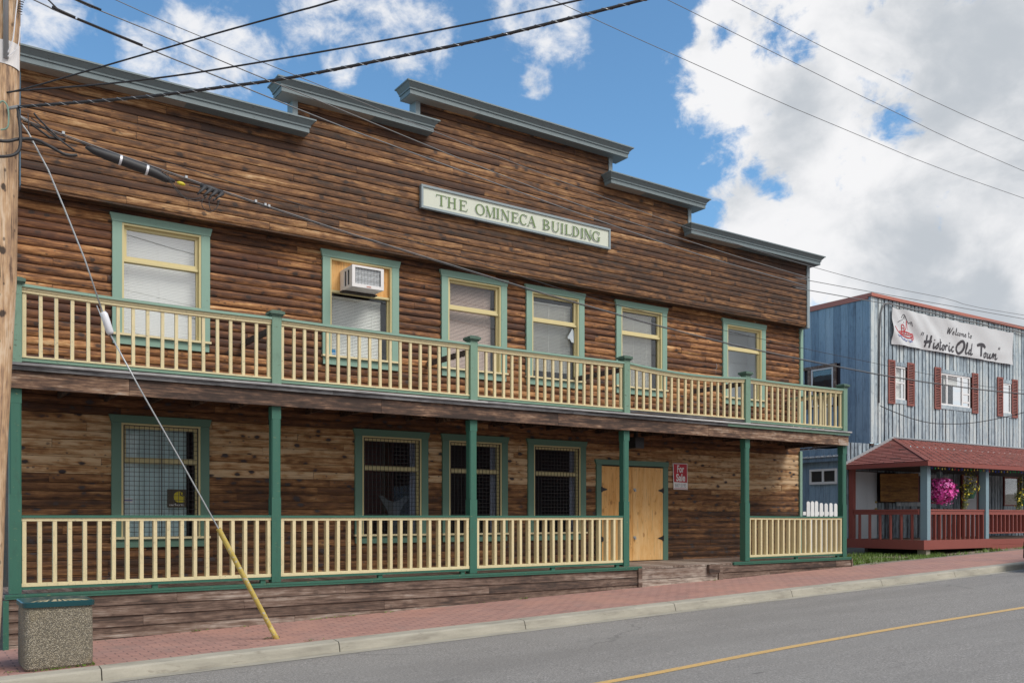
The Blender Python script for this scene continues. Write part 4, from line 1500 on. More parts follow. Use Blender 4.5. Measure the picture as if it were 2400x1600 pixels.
class Serif:
    def __init__(self, mb, y):
        self.mb, self.y, self.k = mb, y, 0

    def q(self, pts):
        self.k += 1
        self.mb.face([(p[0], self.y - 0.00012 * self.k, p[1]) for p in pts])

    def rect(self, x0, x1, z0, z1):
        self.q([(x0, z0), (x1, z0), (x1, z1), (x0, z1)])

    def line(self, p, q_, w):
        dx, dz = q_[0] - p[0], q_[1] - p[1]
        l = math.hypot(dx, dz)
        nx, nz = -dz / l * w / 2, dx / l * w / 2
        self.q([(p[0] + nx, p[1] + nz), (p[0] - nx, p[1] - nz), (q_[0] - nx, q_[1] - nz), (q_[0] + nx, q_[1] + nz)])

    def arc(self, cx, cz, rx, rz, a0, a1, wx, wz, n=22):
        self.k += 1
        y = self.y - 0.00012 * self.k
        for i in range(n):
            A, B_ = R(a0 + (a1 - a0) * i / n), R(a0 + (a1 - a0) * (i + 1) / n)
            o = lambda t: (cx + rx * math.cos(t), y, cz + rz * math.sin(t))
            n_ = lambda t: (cx + (rx - wx) * math.cos(t), y, cz + (rz - wz) * math.sin(t))
            self.mb.face([o(A), o(B_), n_(B_), n_(A)])

    def glyph(self, ch, x, z, w, h):
        TK, TN, S, SH = 0.036, 0.012, 0.018, 0.009
        X = lambda u: x + u * w
        Z = lambda v: z + v * h

        def stem(xc, wd=TK, top=True, bot=True):
            self.rect(xc - wd / 2, xc + wd / 2, z, z + h)
            if bot:
                self.rect(xc - wd / 2 - S, xc + wd / 2 + S, z, z + SH)
            if top:
                self.rect(xc - wd / 2 - S, xc + wd / 2 + S, z + h - SH, z + h)
        if ch == 'T':
            stem(X(0.5), top=False)
            self.rect(X(0.03), X(0.97), z + h - TN, z + h)
            self.line((X(0.03), z + h), (X(0.0), z + h - 0.045), 0.014)
            self.line((X(0.97), z + h), (X(1.0), z + h - 0.045), 0.014)
        elif ch == 'H':
            stem(X(0.2))
            stem(X(0.8))
            self.rect(X(0.2), X(0.8), Z(0.5), Z(0.5) + TN)
        elif ch in 'EL':
            stem(X(0.22))
            self.rect(X(0.2), X(0.93), z, z + TN)
            self.line((X(0.90), z), (X(1.0), z + 0.05), 0.013)
            if ch == 'E':
                self.rect(X(0.2), X(0.88), z + h - TN, z + h)
                self.line((X(0.86), z + h), (X(0.92), z + h - 0.045), 0.013)
                self.rect(X(0.2), X(0.66), Z(0.5), Z(0.5) + TN)
                self.rect(X(0.64), X(0.70), Z(0.42), Z(0.64))
        elif ch == 'O':
            self.arc(X(0.5), Z(0.5), w * 0.5, h * 0.52, 0, 360, TK, TN, 30)
        elif ch == 'C' or ch == 'G':
            self.arc(X(0.54), Z(0.5), w * 0.54, h * 0.52, 48, 318 if ch == 'C' else 312, TK, TN, 26)
            self.line((X(0.95), Z(0.99)), (X(0.93), Z(0.70)), 0.013)
            if ch == 'G':
                self.rect(X(0.84) - TK * 0.4, X(0.84) + TK * 0.6, Z(0.02), Z(0.40))
                self.rect(X(0.62), X(1.06), Z(0.40), Z(0.40) + SH)
        elif ch == 'M':
            self.rect(X(0.10), X(0.10) + TN, z, z + h)
            self.rect(X(0.0), X(0.22), z, z + SH)
            self.line((X(0.12), z + h), (X(0.48), z), TK)
            self.line((X(0.48), z), (X(0.84), z + h), TN)
            stem(X(0.88), TK * 0.95)
            self.rect(X(0.0), X(0.18), z + h - SH, z + h)
        elif ch == 'I':
            stem(X(0.5))
        elif ch == 'N':
            self.rect(X(0.14), X(0.14) + TN, z, z + h)
            self.rect(X(0.02), X(0.30), z, z + SH)
            self.rect(X(0.0), X(0.2), z + h - SH, z + h)
            self.line((X(0.16), z + h), (X(0.86), z), TK)
            self.rect(X(0.84), X(0.84) + TN, z, z + h)
            self.rect(X(0.70), X(1.02), z + h - SH, z + h)
        elif ch == 'A':
            self.line((X(0.5), z + h * 1.02), (X(0.12), z), TN)
            self.line((X(0.48), z + h * 1.02), (X(0.85), z), TK)
            self.rect(X(0.26), X(0.72), Z(0.33), Z(0.33) + TN)
            self.rect(X(0.0), X(0.26), z, z + SH)
            self.rect(X(0.70), X(1.0), z, z + SH)
        elif ch == 'B':
            stem(X(0.2))
            self.arc(X(0.35), Z(0.755), w * 0.5, h * 0.245, -90, 90, TK * 0.9, TN, 14)
            self.arc(X(0.35), Z(0.265), w * 0.6, h * 0.265, -90, 90, TK, TN, 14)
            for v in (0.0, 0.5, 1.0):
                self.rect(X(0.2), X(0.38), Z(v) - (TN if v else 0), Z(v) + (0 if v else TN))
        elif ch == 'D':
            stem(X(0.2))
            self.arc(X(0.35), Z(0.5), w * 0.62, h * 0.5, -90, 90, TK, TN, 20)
            self.rect(X(0.2), X(0.38), z, z + TN)
            self.rect(X(0.2), X(0.38), z + h - TN, z + h)
        elif ch == 'U':
            self.rect(X(0.2) - TK / 2, X(0.2) + TK / 2, Z(0.35), z + h)
            self.rect(X(0.0), X(0.40), z + h - SH, z + h)
            self.rect(X(0.84), X(0.84) + TN, Z(0.35), z + h)
            self.rect(X(0.70), X(1.02), z + h - SH, z + h)
            r = (X(0.84) + TN - X(0.2) + TK / 2) / 2
            self.arc(X(0.2) - TK / 2 + r, Z(0.36), r, h * 0.38, 180, 360, TK * 0.7, TN, 16)


GL = [('T', 7.665, 7.865), ('H', 7.88, 8.07), ('E', 8.12, 8.29), ('O', 8.45, 8.655), ('M', 8.67, 8.875), ('I', 8.885, 8.975), ('N', 8.99, 9.185), ('E', 9.22, 9.385), ('C', 9.40, 9.57), ('A', 9.57, 9.775), ('B', 9.92, 10.10), ('U', 10.125, 10.31), ('I', 10.325, 10.42), ('L', 10.44, 10.60), ('D', 10.615, 10.79), ('I', 10.81, 10.895), ('N', 10.90, 11.09), ('G', 11.10, 11.29)]
hi, ink = MB(), MB()
s_hi, s_ink = Serif(hi, YS - 0.0012), Serif(ink, YS - 0.0075)
for ch, xa, xb in GL:
    zb = stop(xa) - 0.302
    s_hi.glyph(ch, xa - 0.010, zb - 0.008, xb - xa, 0.190)
    s_ink.glyph(ch, xa, zb, xb - xa, 0.190)
hi.build('letter_edge', 'letter_hi', sg)
ink.build('letters', 'letter_green', sg)

# ------------------------------------------------------------------ for sale sign
fs_o = thing('for_sale_sign', 'small red and white For Sale sign nailed beside the boarded door', 'sign', (13.7, 14.05, 1.55))
yq = YW - 0.034
mb = MB()
mb.hexa([(13.515, yq, 1.556), (13.925, yq, 1.552), (13.925, yq + .006, 1.552), (13.515, yq + .006, 1.556)], [(13.495, yq, 2.104), (13.915, yq, 2.108), (13.915, yq + .006, 2.108), (13.495, yq + .006, 2.104)])
mb.build('panel', 'for_white', fs_o)
mb = MB()
mb.face([(13.528, yq - .002, 1.71), (13.907, yq - .002, 1.70), (13.90, yq - .002, 2.094), (13.512, yq - .002, 2.090)])
mb.face([(13.530, yq - .0015, 1.572), (13.908, yq - .0015, 1.568), (13.908, yq - .0015, 1.578), (13.530, yq - .0015, 1.582)])
mb.build('red_field', 'for_red', fs_o)
mb = MB()
put_text(mb, 'For', 0.21, 13.615, yq - .0035, 1.918, 0.006, 1.0, fit=0.20)
put_text(mb, 'Sale', 0.21, 13.585, yq - .0035, 1.735, 0.006, 1.0, fit=0.265)
mb.build('lettering', 'for_white', fs_o)
mb = MB()
put_text(mb, '847 5195', 0.115, 13.56, yq - .002, 1.60, 0.0, 1.0, fit=0.32)
mb.build('phone_number', 'for_grey', fs_o)

# ------------------------------------------------------------------ blue building
YB = 16.7
BB = thing('blue_building', 'weathered blue board building with red shutters, red shingled porch roof and railings', 'building', (28.5, 16.7, 0.1))
UX0, UX1, LX0 = 24.08, 33.3, 22.98


def vboards(mb, u0, u1, fixed, z0, z1, holes, axis='x', pitch=0.19, gap=0.050, tone=(0.5, 0.9), hue=0.3, thick=0.022):
    u = u0
    i = 0
    while u < u1 - 0.02:
        w_ = pitch * random.uniform(0.85, 1.15)
        a, b = u, min(u + w_ - gap * random.uniform(0.6, 1.3), u1)
        u += w_
        i += 1
        segs = [(z0 + random.uniform(-.006, .006), z1)]
        for h0, h1, hz0, hz1 in holes:
            if h0 < b and h1 > a:
                ns = []
                for s0, s1 in segs:
                    if s0 < hz0:
                        ns.append((s0, min(s1, hz0)))
                    if s1 > hz1:
                        ns.append((max(s0, hz1), s1))
                segs = ns
        mb.rnd(random.uniform(*tone), hue * random.random())
        d = random.uniform(0, 0.012)
        for s0, s1 in segs:
            if s1 - s0 < 0.02:
                continue
            if axis == 'x':
                mb.box(a, b, fixed - thick - d, fixed, s0, s1)
            else:
                mb.box(fixed - thick - d, fixed, a, b, s0, s1)


uwin = [(25.26, 25.83, 4.58, 5.62), (27.72, 29.47, 4.58, 5.62), (31.47, 32.05, 4.56, 5.60)]
mb = MB()
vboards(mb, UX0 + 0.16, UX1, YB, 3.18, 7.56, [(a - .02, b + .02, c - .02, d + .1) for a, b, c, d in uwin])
mb.rnd(0.85)
mb.box(UX0, UX0 + 0.15, YB - 0.03, YB, 3.20, 7.57)
mb.build('upper_front_wall', 'blue_boards', BB)
mb = MB()
lh = [(23.28, 24.40, 0.2, 2.34), (24.5, 26.6, 1.40, 2.32), (29.05, 29.90, 0.2, 2.36), (31.6, 32.6, 1.3, 2.4)]
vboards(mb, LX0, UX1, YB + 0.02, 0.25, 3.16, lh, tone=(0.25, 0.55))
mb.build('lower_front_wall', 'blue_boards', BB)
mb = MB()
vboards(mb, YB + 0.0, 26.0, UX0, 3.14, 7.56, [(17.95, 18.95, 4.4, 5.72)], axis='y', pitch=0.26, gap=0.008, tone=(0.35, 0.7), hue=0.6)
vboards(mb, YB + 0.06, 26.0, LX0 + 0.0, 0.0, 3.0, [], axis='y', pitch=0.26, gap=0.008, tone=(0.3, 0.6), hue=0.6)
mb.build('side_wall', 'blue_side', BB)
mb = MB()
mb.box(UX0 + 0.001, UX1, YB + 0.001, YB + 0.03, 3.2, 4.56)
mb.box(UX0 + 0.001, UX1, YB + 0.001, YB + 0.03, 5.63, 7.55)
for a, b in ((UX0 + .001, 25.25), (25.84, 27.71), (29.48, 31.46), (32.06, UX1)):
    mb.box(a, b, YB + 0.001, YB + 0.03, 4.561, 5.629)
mb.box(LX0 + 0.001, UX1, YB + 0.021, YB + 0.05, 0.2, 3.15)
mb.box(UX0 + 0.001, UX0 + 0.03, YB + 0.04, 26, 3.2, 7.55)
mb.build('wall_backing', 'maroon', BB)
mb = MB()
mb.box(UX0 - 0.06, UX1 + .05, YB - 0.09, YB + 0.05, 7.565, 7.66)
mb.box(UX0 - 0.06, UX0 + 0.06, YB + 0.051, 26.0, 7.50, 7.66)
mb.hexa([(UX0 + .06, YB + .05, 7.55), (UX1, YB + .05, 7.55), (UX1, 26, 7.55), (UX0 + .06, 26, 7.55)], [(UX0 + .06, YB + .05, 7.62), (UX1, YB + .05, 7.62), (UX1, 26, 7.62), (UX0 + .06, 26, 7.62)])
mb.build('roof_edge', 'redroof_trim', BB)
mb = MB()
mb.rnd(0.15)
mb.box(LX0 - .04, UX0 + 0.02, YB + 0.03, YB + 1.2, 3.06, 3.13)
mb.box(UX0 - 0.03, UX0 + 0.12, YB - .05, YB + 4, 3.11, 3.17)
mb.build('ledge', 'skirt', BB)


def bwindow(x0, x1, z0, z1, mull, mat_frame='white', y=YB, cur=None):
    mb = MB()
    f = 0.05
    mb.rnd(0.6)
    mb.box(x0 - 0.06, x1 + 0.06, y - 0.045, y - 0.004, z1 + 0.003, z1 + 0.12)
    w = mb.build('window', 'blue_boards', BB)
    mb = MB()
    mb.rnd(0.6)
    mb.box(x0 - 0.06, x1 + 0.06, y - 0.045, y - 0.004, z0 - 0.13, z0 - 0.003)
    mb.build('sill', 'blue_boards', w)
    mb = MB()
    mb.box(x0, x1, y - 0.03, y + 0.02, z0, z0 + f)
    mb.box(x0, x1, y - 0.03, y + 0.02, z1 - f, z1)
    mb.box(x0, x0 + f, y - 0.029, y + 0.02, z0 + f, z1 - f)
    mb.box(x1 - f, x1, y - 0.029, y + 0.02, z0 + f, z1 - f)
    for kind, p, q0, q1 in mull:
        if kind == 'v':
            mb.box(p - f * 0.7, p + f * 0.7, y - 0.028, y + 0.02, q0, q1)
        else:
            mb.box(q0, q1, y - 0.026, y + 0.02, p - f * 0.5, p + f * 0.5)
    mb.build('frame', mat_frame, w)
    MB().box(x0 + f, x1 - f, y, y + 0.006, z0 + f, z1 - f).build('pane', 'glass', w)
    mb = MB()
    mb.face([(x0 - .4, y + 0.8, z0 - .3), (x1 + .4, y + 0.8, z0 - .3), (x1 + .4, y + 0.8, z1 + .3), (x0 - .4, y + 0.8, z1 + .3)])
    mb.build('room_lining', 'dark_room', w)
    if cur:
        mb = MB()
        for (c0, c1, cz0, cz1) in cur:
            mb.face([(c0, y + 0.1, cz0), (c1, y + 0.1, cz0), (c1, y + 0.1, cz1), (c0, y + 0.1, cz1)])
        mb.build('curtain', 'blind', w)
    return w


bwindow(25.28, 25.81, 4.58, 5.60, [('h', 5.10, 25.3, 25.8)], cur=[(25.3, 25.8, 4.6, 5.6)])
bwindow(27.74, 29.45, 4.58, 5.60, [('v', 28.10, 4.6, 5.58), ('v', 29.0, 4.6, 5.58), ('h', 5.02, 29.0, 29.43), ('h', 4.75, 29.0, 29.43)], cur=[(27.75, 27.95, 4.6, 5.6), (28.1, 28.9, 5.25, 5.6)])
bwindow(31.49, 32.03, 4.56, 5.58, [], cur=[(31.5, 31.65, 4.6, 5.5)])
for i, (x0, x1) in enumerate(((24.90, 25.24), (25.88, 26.24), (27.36, 27.70), (29.53, 29.89), (31.10, 31.45), (32.05, 32.41))):
    mb = MB()
    z0, z1 = 4.42, 5.755
    y = YB - 0.04
    t = 0.05
    mb.box(x0, x0 + t, y - 0.03, y, z0, z1)
    mb.box(x1 - t, x1, y - 0.03, y, z0, z1)
    for za, zb in ((z0, z0 + t), (z1 - t, z1), ((z0 + z1) / 2 - t / 2, (z0 + z1) / 2 + t / 2)):
        mb.box(x0 + t, x1 - t, y - 0.03, y, za, zb)
    z = z0 + t + 0.012
    while z < z1 - t - 0.02:
        if abs(z + 0.015 - (z0 + z1) / 2) > t / 2 + 0.012:
            mb.hexa([(x0 + t, y - 0.028, z), (x1 - t, y - 0.028, z), (x1 - t, y - 0.024, z), (x0 + t, y - 0.024, z)], [(x0 + t, y - 0.016, z + 0.024), (x1 - t, y - 0.016, z + 0.024), (x1 - t, y - 0.012, z + 0.024), (x0 + t, y - 0.012, z + 0.024)])
        z += 0.052
    shu = mb.build('shutter', 'shutter', BB)
    MB().box(x0 + t, x1 - t, y - 0.003, y - 0.001, z0 + t, z1 - t).build('shutter_gap_shade', 'maroon', shu)  # dark sheet behind the louvres, painting the shade in their gaps
# side window of the blue building
mb = MB()
y0, y1, z0, z1 = 17.98, 18.80, 4.45, 5.64
mb.box(UX0 - 0.045, UX0 - .02, y0, y0 + .05, z0, z1)
mb.box(UX0 - 0.045, UX0 - .02, y1 - .05, y1, z0, z1)
mb.box(UX0 - 0.045, UX0 - .02, y0 + .05, y1 - .05, z1 - .05, z1)
mb.box(UX0 - 0.045, UX0 - .02, y0 + .05, y1 - .05, z0, z0 + .05)
w = mb.build('window', 'white', BB)
MB().box(UX0 - 0.03, UX0 - 0.025, y0 + .05, y1 - .05, z0 + .05, z1 - .05).build('pane', 'glass', w)
mb = MB()
mb.rnd(0.4)
mb.box(UX0 - 0.06, UX0 - 0.035, 17.85, 19.1, z1 + 0.005, z1 + 0.10)
mb.box(UX0 - 0.05, UX0 - 0.03, 17.86, 17.975, z0 - .2, z1)
mb.box(UX0 - 0.05, UX0 - 0.03, 18.81, 18.93, z0 - .2, z1)
mb.build('casing', 'skirt', w)
MB().box(UX0 + 0.03, UX0 + 0.6, 17.9, 18.9, 4.3, 5.7).build('room_lining', 'dark_room', w)

# porch of the blue building
PY = 14.35
DX0 = 22.85
ZD = 0.33
mb = MB()
for k in range(13):
    mb.rnd(0.35)
    mb.box(DX0, 33.3, PY - 0.1 + k * 0.185, PY - 0.1 + k * 0.185 + 0.175, ZD - 0.04, ZD)
mb.build('porch_floor', 'skirt', BB)
mb = MB()
mb.box(DX0 - 0.03, 26.22, PY - 0.16, PY - 0.11, 0.09, 0.345)
mb.box(26.23, 33.3, PY - 0.14, PY - 0.1, 0.17, 0.33)
mb.box(26.23, 33.3, PY - 0.15, PY - 0.1, 0.04, 0.165)
mb.box(DX0 - 0.03, DX0 + 0.02, PY - 0.109, YB - 0.0, 0.09, 0.345)
mb.build('porch_fascia', 'red', BB)
mb = MB()
for x in (23.1, 26.2, 29.3, 32.2):
    mb.box(x - .08, x + .10, PY - 0.10, PY + 0.16, gz(x, -.86), 0.085)
for x in (24.6, 27.3):
    mb.box(x - .1, x + .1, 16.2, 16.4, gz(x, -.86), 0.285)
mb.build('footing_block', 'concrete', BB)
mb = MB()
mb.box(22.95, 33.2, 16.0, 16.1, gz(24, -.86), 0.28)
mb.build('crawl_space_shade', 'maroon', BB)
for x in (23.18, 26.12, 29.1, 32.1):
    mb = MB()
    mb.box(x - 0.08, x + 0.08, PY - 0.08, PY + 0.12, ZD + 0.001, 2.36)
    mb.build('porch_post', 'blue_post', BB)
mb = MB()
mb.box(25.85, 25.97, 15.55, 15.67, ZD + 0.001, 2.33)
mb.build('porch_post', 'blue_post', BB)
MB().box(23.0, 23.13, 16.52, 16.66, ZD + 0.001, 2.36).build('red_post', 'red', BB)


def red_rail(xa, xb, y, n, low):
    mb = MB()
    mb.box(xa, xb, y - 0.05, y + 0.05, 1.14, 1.185)
    mb.box(xa, xb, y - 0.035, y + 0.035, 1.04, 1.139)
    if low:
        mb.box(xa, xb, y - 0.03, y + 0.03, ZD + 0.16, ZD + 0.20)
    zb = ZD + 0.2005 if low else ZD + 0.015
    for i in range(n):
        x = xa + 0.06 + (xb - xa - 0.12) * i / (n - 1)
        mb.box(x - 0.019, x + 0.019, y - 0.045, y + 0.045, zb, 1.0395)
    mb.build('red_railing', 'red', BB)


red_rail(23.27, 26.03, PY, 12, False)
red_rail(26.21, 29.01, PY, 13, True)
red_rail(29.19, 32.01, PY, 13, True)
mb = MB()
mb.box(23.0, 23.1, PY + 0.13, 16.51, 1.14, 1.185)
mb.box(23.015, 23.085, PY + 0.13, 16.51, 1.04, 1.139)
for i in range(6):
    y = PY + 0.33 + i * 0.33
    mb.box(23.01, 23.09, y - .02, y + .02, ZD + 0.015, 1.0395)
mb.build('red_railing', 'red', BB)

# porch roof: shingle courses on a hipped roof
ex0, ey, ez = 22.80, 14.08, 2.47
hx, hy, hz = 25.20, YB - 0.02, 3.36


def courses(mb, A0, A1, B0, B1, n, tone):
    """A0-A1 eave line, B0-B1 ridge line; strips stepping up"""
    A0, A1, B0, B1 = map(Vector, (A0, A1, B0, B1))
    nrm = (A1 - A0).cross(B0 - A0).normalized() if (A1 - A0).length > 0 else Vector((0, 0, 1))
    if nrm.z < 0:
        nrm = -nrm
    for i in range(n):
        t0, t1 = i / n, (i + 1) / n + 0.006
        p0, p1 = A0.lerp(B0, t0), A1.lerp(B1, t0)
        q0, q1 = A0.lerp(B0, min(t1, 1)), A1.lerp(B1, min(t1, 1))
        L = (p1 - p0).length
        m = max(1, int(L / 0.32))
        ph = random.random() * 0.7
        for k in range(m):
            s0, s1 = k / m, (k + 1) / m
            mb.rnd(tone if random.random() > 0.06 else tone - 0.3, 0, 0.14)
            lift = nrm * (0.016 + random.uniform(-0.003, 0.006))
            a, b = p0.lerp(p1, s0) + lift, p0.lerp(p1, s1 - 0.004) + lift
            c, d = q0.lerp(q1, s1 - 0.004), q0.lerp(q1, s0)
            mb.face([tuple(a), tuple(b), tuple(c), tuple(d)])
            dn = nrm * -0.02
            mb.face([tuple(a + dn), tuple(b + dn), tuple(b), tuple(a)])


mb = MB()
courses(mb, (ex0, ey, ez), (33.5, ey, ez), (hx, hy, hz), (33.5, hy, hz), 17, 0.62)
courses(mb, (ex0, hy, ez), (ex0, ey, ez), (hx, hy, hz), (hx, hy, hz), 17, 0.5)
for k in range(16):
    a, b = Vector((ex0, ey, ez)), Vector((hx, hy, hz))
    p, q = a.lerp(b, k / 16), a.lerp(b, (k + 1) / 16 + 0.02)
    mb.rnd(0.35)
    mb.beam(tuple(p + Vector((0, 0, .024))), tuple(q + Vector((0, 0, .018))), 0.10, 0.014)
roof = mb.build('porch_roof', 'shingle', BB)
mb = MB()
mb.box(ex0 - 0.02, 33.5, ey - 0.03, ey, ez - 0.125, ez - 0.008)
mb.box(ex0 - 0.02, ex0 + 0.01, ey, hy, ez - 0.125, ez - 0.008)
mb.build('eave_board', 'red', roof)
mb = MB()
mb.box(ex0 + 0.02, 33.4, ey + 0.01, hy, ez - 0.10, ez - 0.085)
mb.box(ex0 + .2, 33.3, PY - 0.06, PY + 0.06, 2.361, ez - 0.101)
mb.build('porch_ceiling', 'maroon', roof)
mb = MB()
mb.beam((ex0 - .02, YB - 0.05, ez + 0.03), (hx + 0.02, YB - 0.05, hz + 0.05), 0.03, 0.09)
mb.beam((hx, YB - 0.05, hz + 0.045), (33.4, YB - 0.05, hz + 0.02), 0.03, 0.035)
mb.build('flashing', 'tin', roof)

# doors behind the porch
mb = MB()
yb = YB + 0.0
mb.box(23.30, 24.38, yb - 0.02, yb + 0.02, ZD + 0.002, 2.31)
dw = mb.build('door', 'door_white', BB)
for cx_ in (23.58, 24.08):
    for za, zb in ((1.82, 2.18), (1.12, 1.68), (0.52, 0.98)):
        MB().box(cx_ - 0.15, cx_ + 0.15, yb - 0.028, yb - 0.0205, za, zb).build('panel', 'door_white', dw)
mb = MB()
for z in (1.22, 1.42):
    mb.lathe((24.30, yb - 0.05, z), [(0.001, -0.03), (0.028, -0.02), (0.03, 0.0), (0.028, 0.02), (0.001, 0.03)], 12)
mb.build('handle', 'tube_yellow', dw)
mb = MB()
mb.box(29.08, 29.86, yb - 0.02, yb + 0.02, ZD + 0.002, 2.33)
mb.build('door', 'door_white', BB)
mb = MB()
mb.box(29.0, 29.075, yb - 0.03, yb + 0.02, ZD + 0.002, 2.38)
mb.box(29.865, 29.94, yb - 0.03, yb + 0.02, ZD + 0.002, 2.38)
mb.build('door_casing', 'red', BB)
w = bwindow(25.4, 26.55, 1.44, 2.26, [], 'red', YB + 0.0, cur=[(26.2, 26.5, 1.48, 1.9)])
w = bwindow(26.9, 28.2, 1.40, 2.20, [], 'red', YB + 0.0, cur=[(27.7, 28.1, 1.45, 1.6)])
w = bwindow(31.6, 32.6, 1.35, 2.36, [], 'red', YB + 0.0, cur=[(31.7, 32.2, 1.45, 2.0)])
# board leaning on the porch wall
mb = MB()
mb.rnd(0.6, 0, 0)
mb.hexa([(24.32, 16.50, 1.43), (26.22, 16.50, 1.45), (26.22, 16.52, 1.45), (24.32, 16.52, 1.43)], [(24.29, 16.50, 2.25), (26.24, 16.50, 2.33), (26.24, 16.52, 2.33), (24.29, 16.52, 2.25)])
tag(mb.build('plywood_board', 'ply_brown'), 'large orange brown plywood board covering the porch window beside the white door', 'board')

# ------------------------------------------------------------------ banner
bn = thing('welcome_banner', 'wrinkled white banner reading Welcome to "Historic Old Town" with a red boat', 'banner', (28.5, 16.6, 6.23))
bx0, bx1, bz0, bz1 = 25.04, 32.02, 6.235, 7.352


def by(x, z):
    u, v = (x - bx0) / (bx1 - bx0), (z - bz0) / (bz1 - bz0)
    d = 0.030 * math.sin(x * 3.1 + z * 5 + 0.6) * (0.3 + 0.7 * (1 - u))
    d += 0.020 * math.sin((x + z * 1.1) * 8.3) * max(0, 1 - u * 1.6)
    d += 0.012 * math.sin(x * 7.3 - z * 2.0) + 0.010 * math.sin((z * 14 - x * 2.0)) * max(0.0, 0.55 - v)
    d += 0.03 * math.exp(-((u - 0.13) / 0.09) ** 2) * math.sin(z * 4 + 2) * v
    return YB - 0.10 + d


def conform(mb, off):
    mb.v = [(x, by(x, z) - off + (y - 100.0), z) for x, y, z in mb.v]


mb = MB()
nx, nz_ = 150, 26
for i in range(nx + 1):
    for j in range(nz_ + 1):
        x = bx0 + (bx1 - bx0) * i / nx
        v = j / nz_
        sc_top = 0.018 * abs(math.sin((x - bx0) * math.pi / 0.58))
        z = bz0 + (bz1 - bz0) * v - sc_top * v
        mb.v.append((x, by(x, z), z))
for i in range(nx):
    for j in range(nz_):
        a = i * (nz_ + 1) + j
        mb.f.append((a, a + nz_ + 1, a + nz_ + 2, a + 1))
        mb.a.append(mb.cur)
mb.build('cloth', 'banner', bn, smooth=True)


def script_text(mb, glyphs):
    k = 0
    for x, z, w_, h, sw, strokes in glyphs:
        for st_ in strokes:
            pts = [(x + (p[0] + 0.22 * p[1]) * w_, z + p[1] * h) for p in st_]
            ww = [sw * (0.8 if i in (0, len(pts) - 1) else 1.0) for i in range(len(pts))]
            mb.ribbon(pts, ww, 100.0 - 0.0003 * k)
            k += 1


S_H = [[(0.12, 0.0), (0.16, 0.5), (0.16, 1.0)], [(0.66, -0.02), (0.68, 0.5), (0.68, 1.02)], [(-0.12, 0.42), (0.2, 0.42), (0.6, 0.50), (0.85, 0.52)]]
S_i = [[(0.3, 0.5), (0.25, 0.1), (0.5, 0.0), (0.8, 0.2)], [(0.34, 0.68), (0.40, 0.78)]]
S_s = [[(0.0, 0.12), (0.5, 0.52), (0.62, 0.2), (0.35, 0.0), (0.05, 0.08)]]
S_t = [[(0.35, 0.95), (0.25, 0.15), (0.5, 0.0), (0.8, 0.15)], [(0.0, 0.6), (0.75, 0.64)]]
S_o = [[(0.55, 0.5), (0.15, 0.35), (0.2, 0.0), (0.6, 0.05), (0.7, 0.4), (0.5, 0.5), (0.95, 0.42)]]
S_r = [[(0.15, 0.0), (0.15, 0.45), (0.2, 0.3), (0.5, 0.52), (0.75, 0.42)]]
S_c = [[(0.7, 0.42), (0.45, 0.5), (0.15, 0.25), (0.35, 0.0), (0.8, 0.12)]]
S_O = [[(0.55, 1.0), (0.15, 0.75), (0.05, 0.35), (0.35, 0.02), (0.75, 0.2), (0.9, 0.6), (0.7, 0.98), (0.35, 0.92), (0.22, 0.7)]]
S_l = [[(0.1, 0.1), (0.45, 0.6), (0.5, 0.98), (0.3, 0.9), (0.22, 0.15), (0.5, 0.0), (0.8, 0.15)]]
S_d = [[(0.6, 0.42), (0.2, 0.35), (0.15, 0.02), (0.55, 0.12)], [(0.75, 1.0), (0.58, 0.12), (0.75, 0.0), (1.0, 0.12)]]
S_T = [[(0.5, 0.0), (0.5, 0.5), (0.5, 0.95)], [(-0.05, 0.88), (0.3, 1.0), (0.75, 0.98), (1.05, 0.80)]]
S_w = [[(0.1, 0.5), (0.08, 0.02), (0.38, 0.1), (0.45, 0.48), (0.48, 0.02), (0.78, 0.12), (0.85, 0.52), (1.05, 0.44)]]
S_n = [[(0.12, 0.5), (0.08, 0.0)], [(0.12, 0.25), (0.45, 0.52), (0.5, 0.05), (0.75, 0.0), (0.95, 0.15)]]
S_W = [[(0.05, 1.0), (0.0, 0.02), (0.38, 0.9), (0.42, 0.02), (0.95, 1.0)]]
S_e = [[(0.1, 0.25), (0.6, 0.35), (0.45, 0.52), (0.12, 0.25), (0.35, 0.0), (0.8, 0.15)]]
S_m = [[(0.08, 0.5), (0.05, 0.0)], [(0.1, 0.3), (0.35, 0.5), (0.38, 0.02)], [(0.4, 0.3), (0.68, 0.5), (0.70, 0.05), (0.95, 0.1)]]
S_q = [[(0.0, 0.0), (0.1, 1.0)], [(0.55, 0.0), (0.65, 1.0)]]
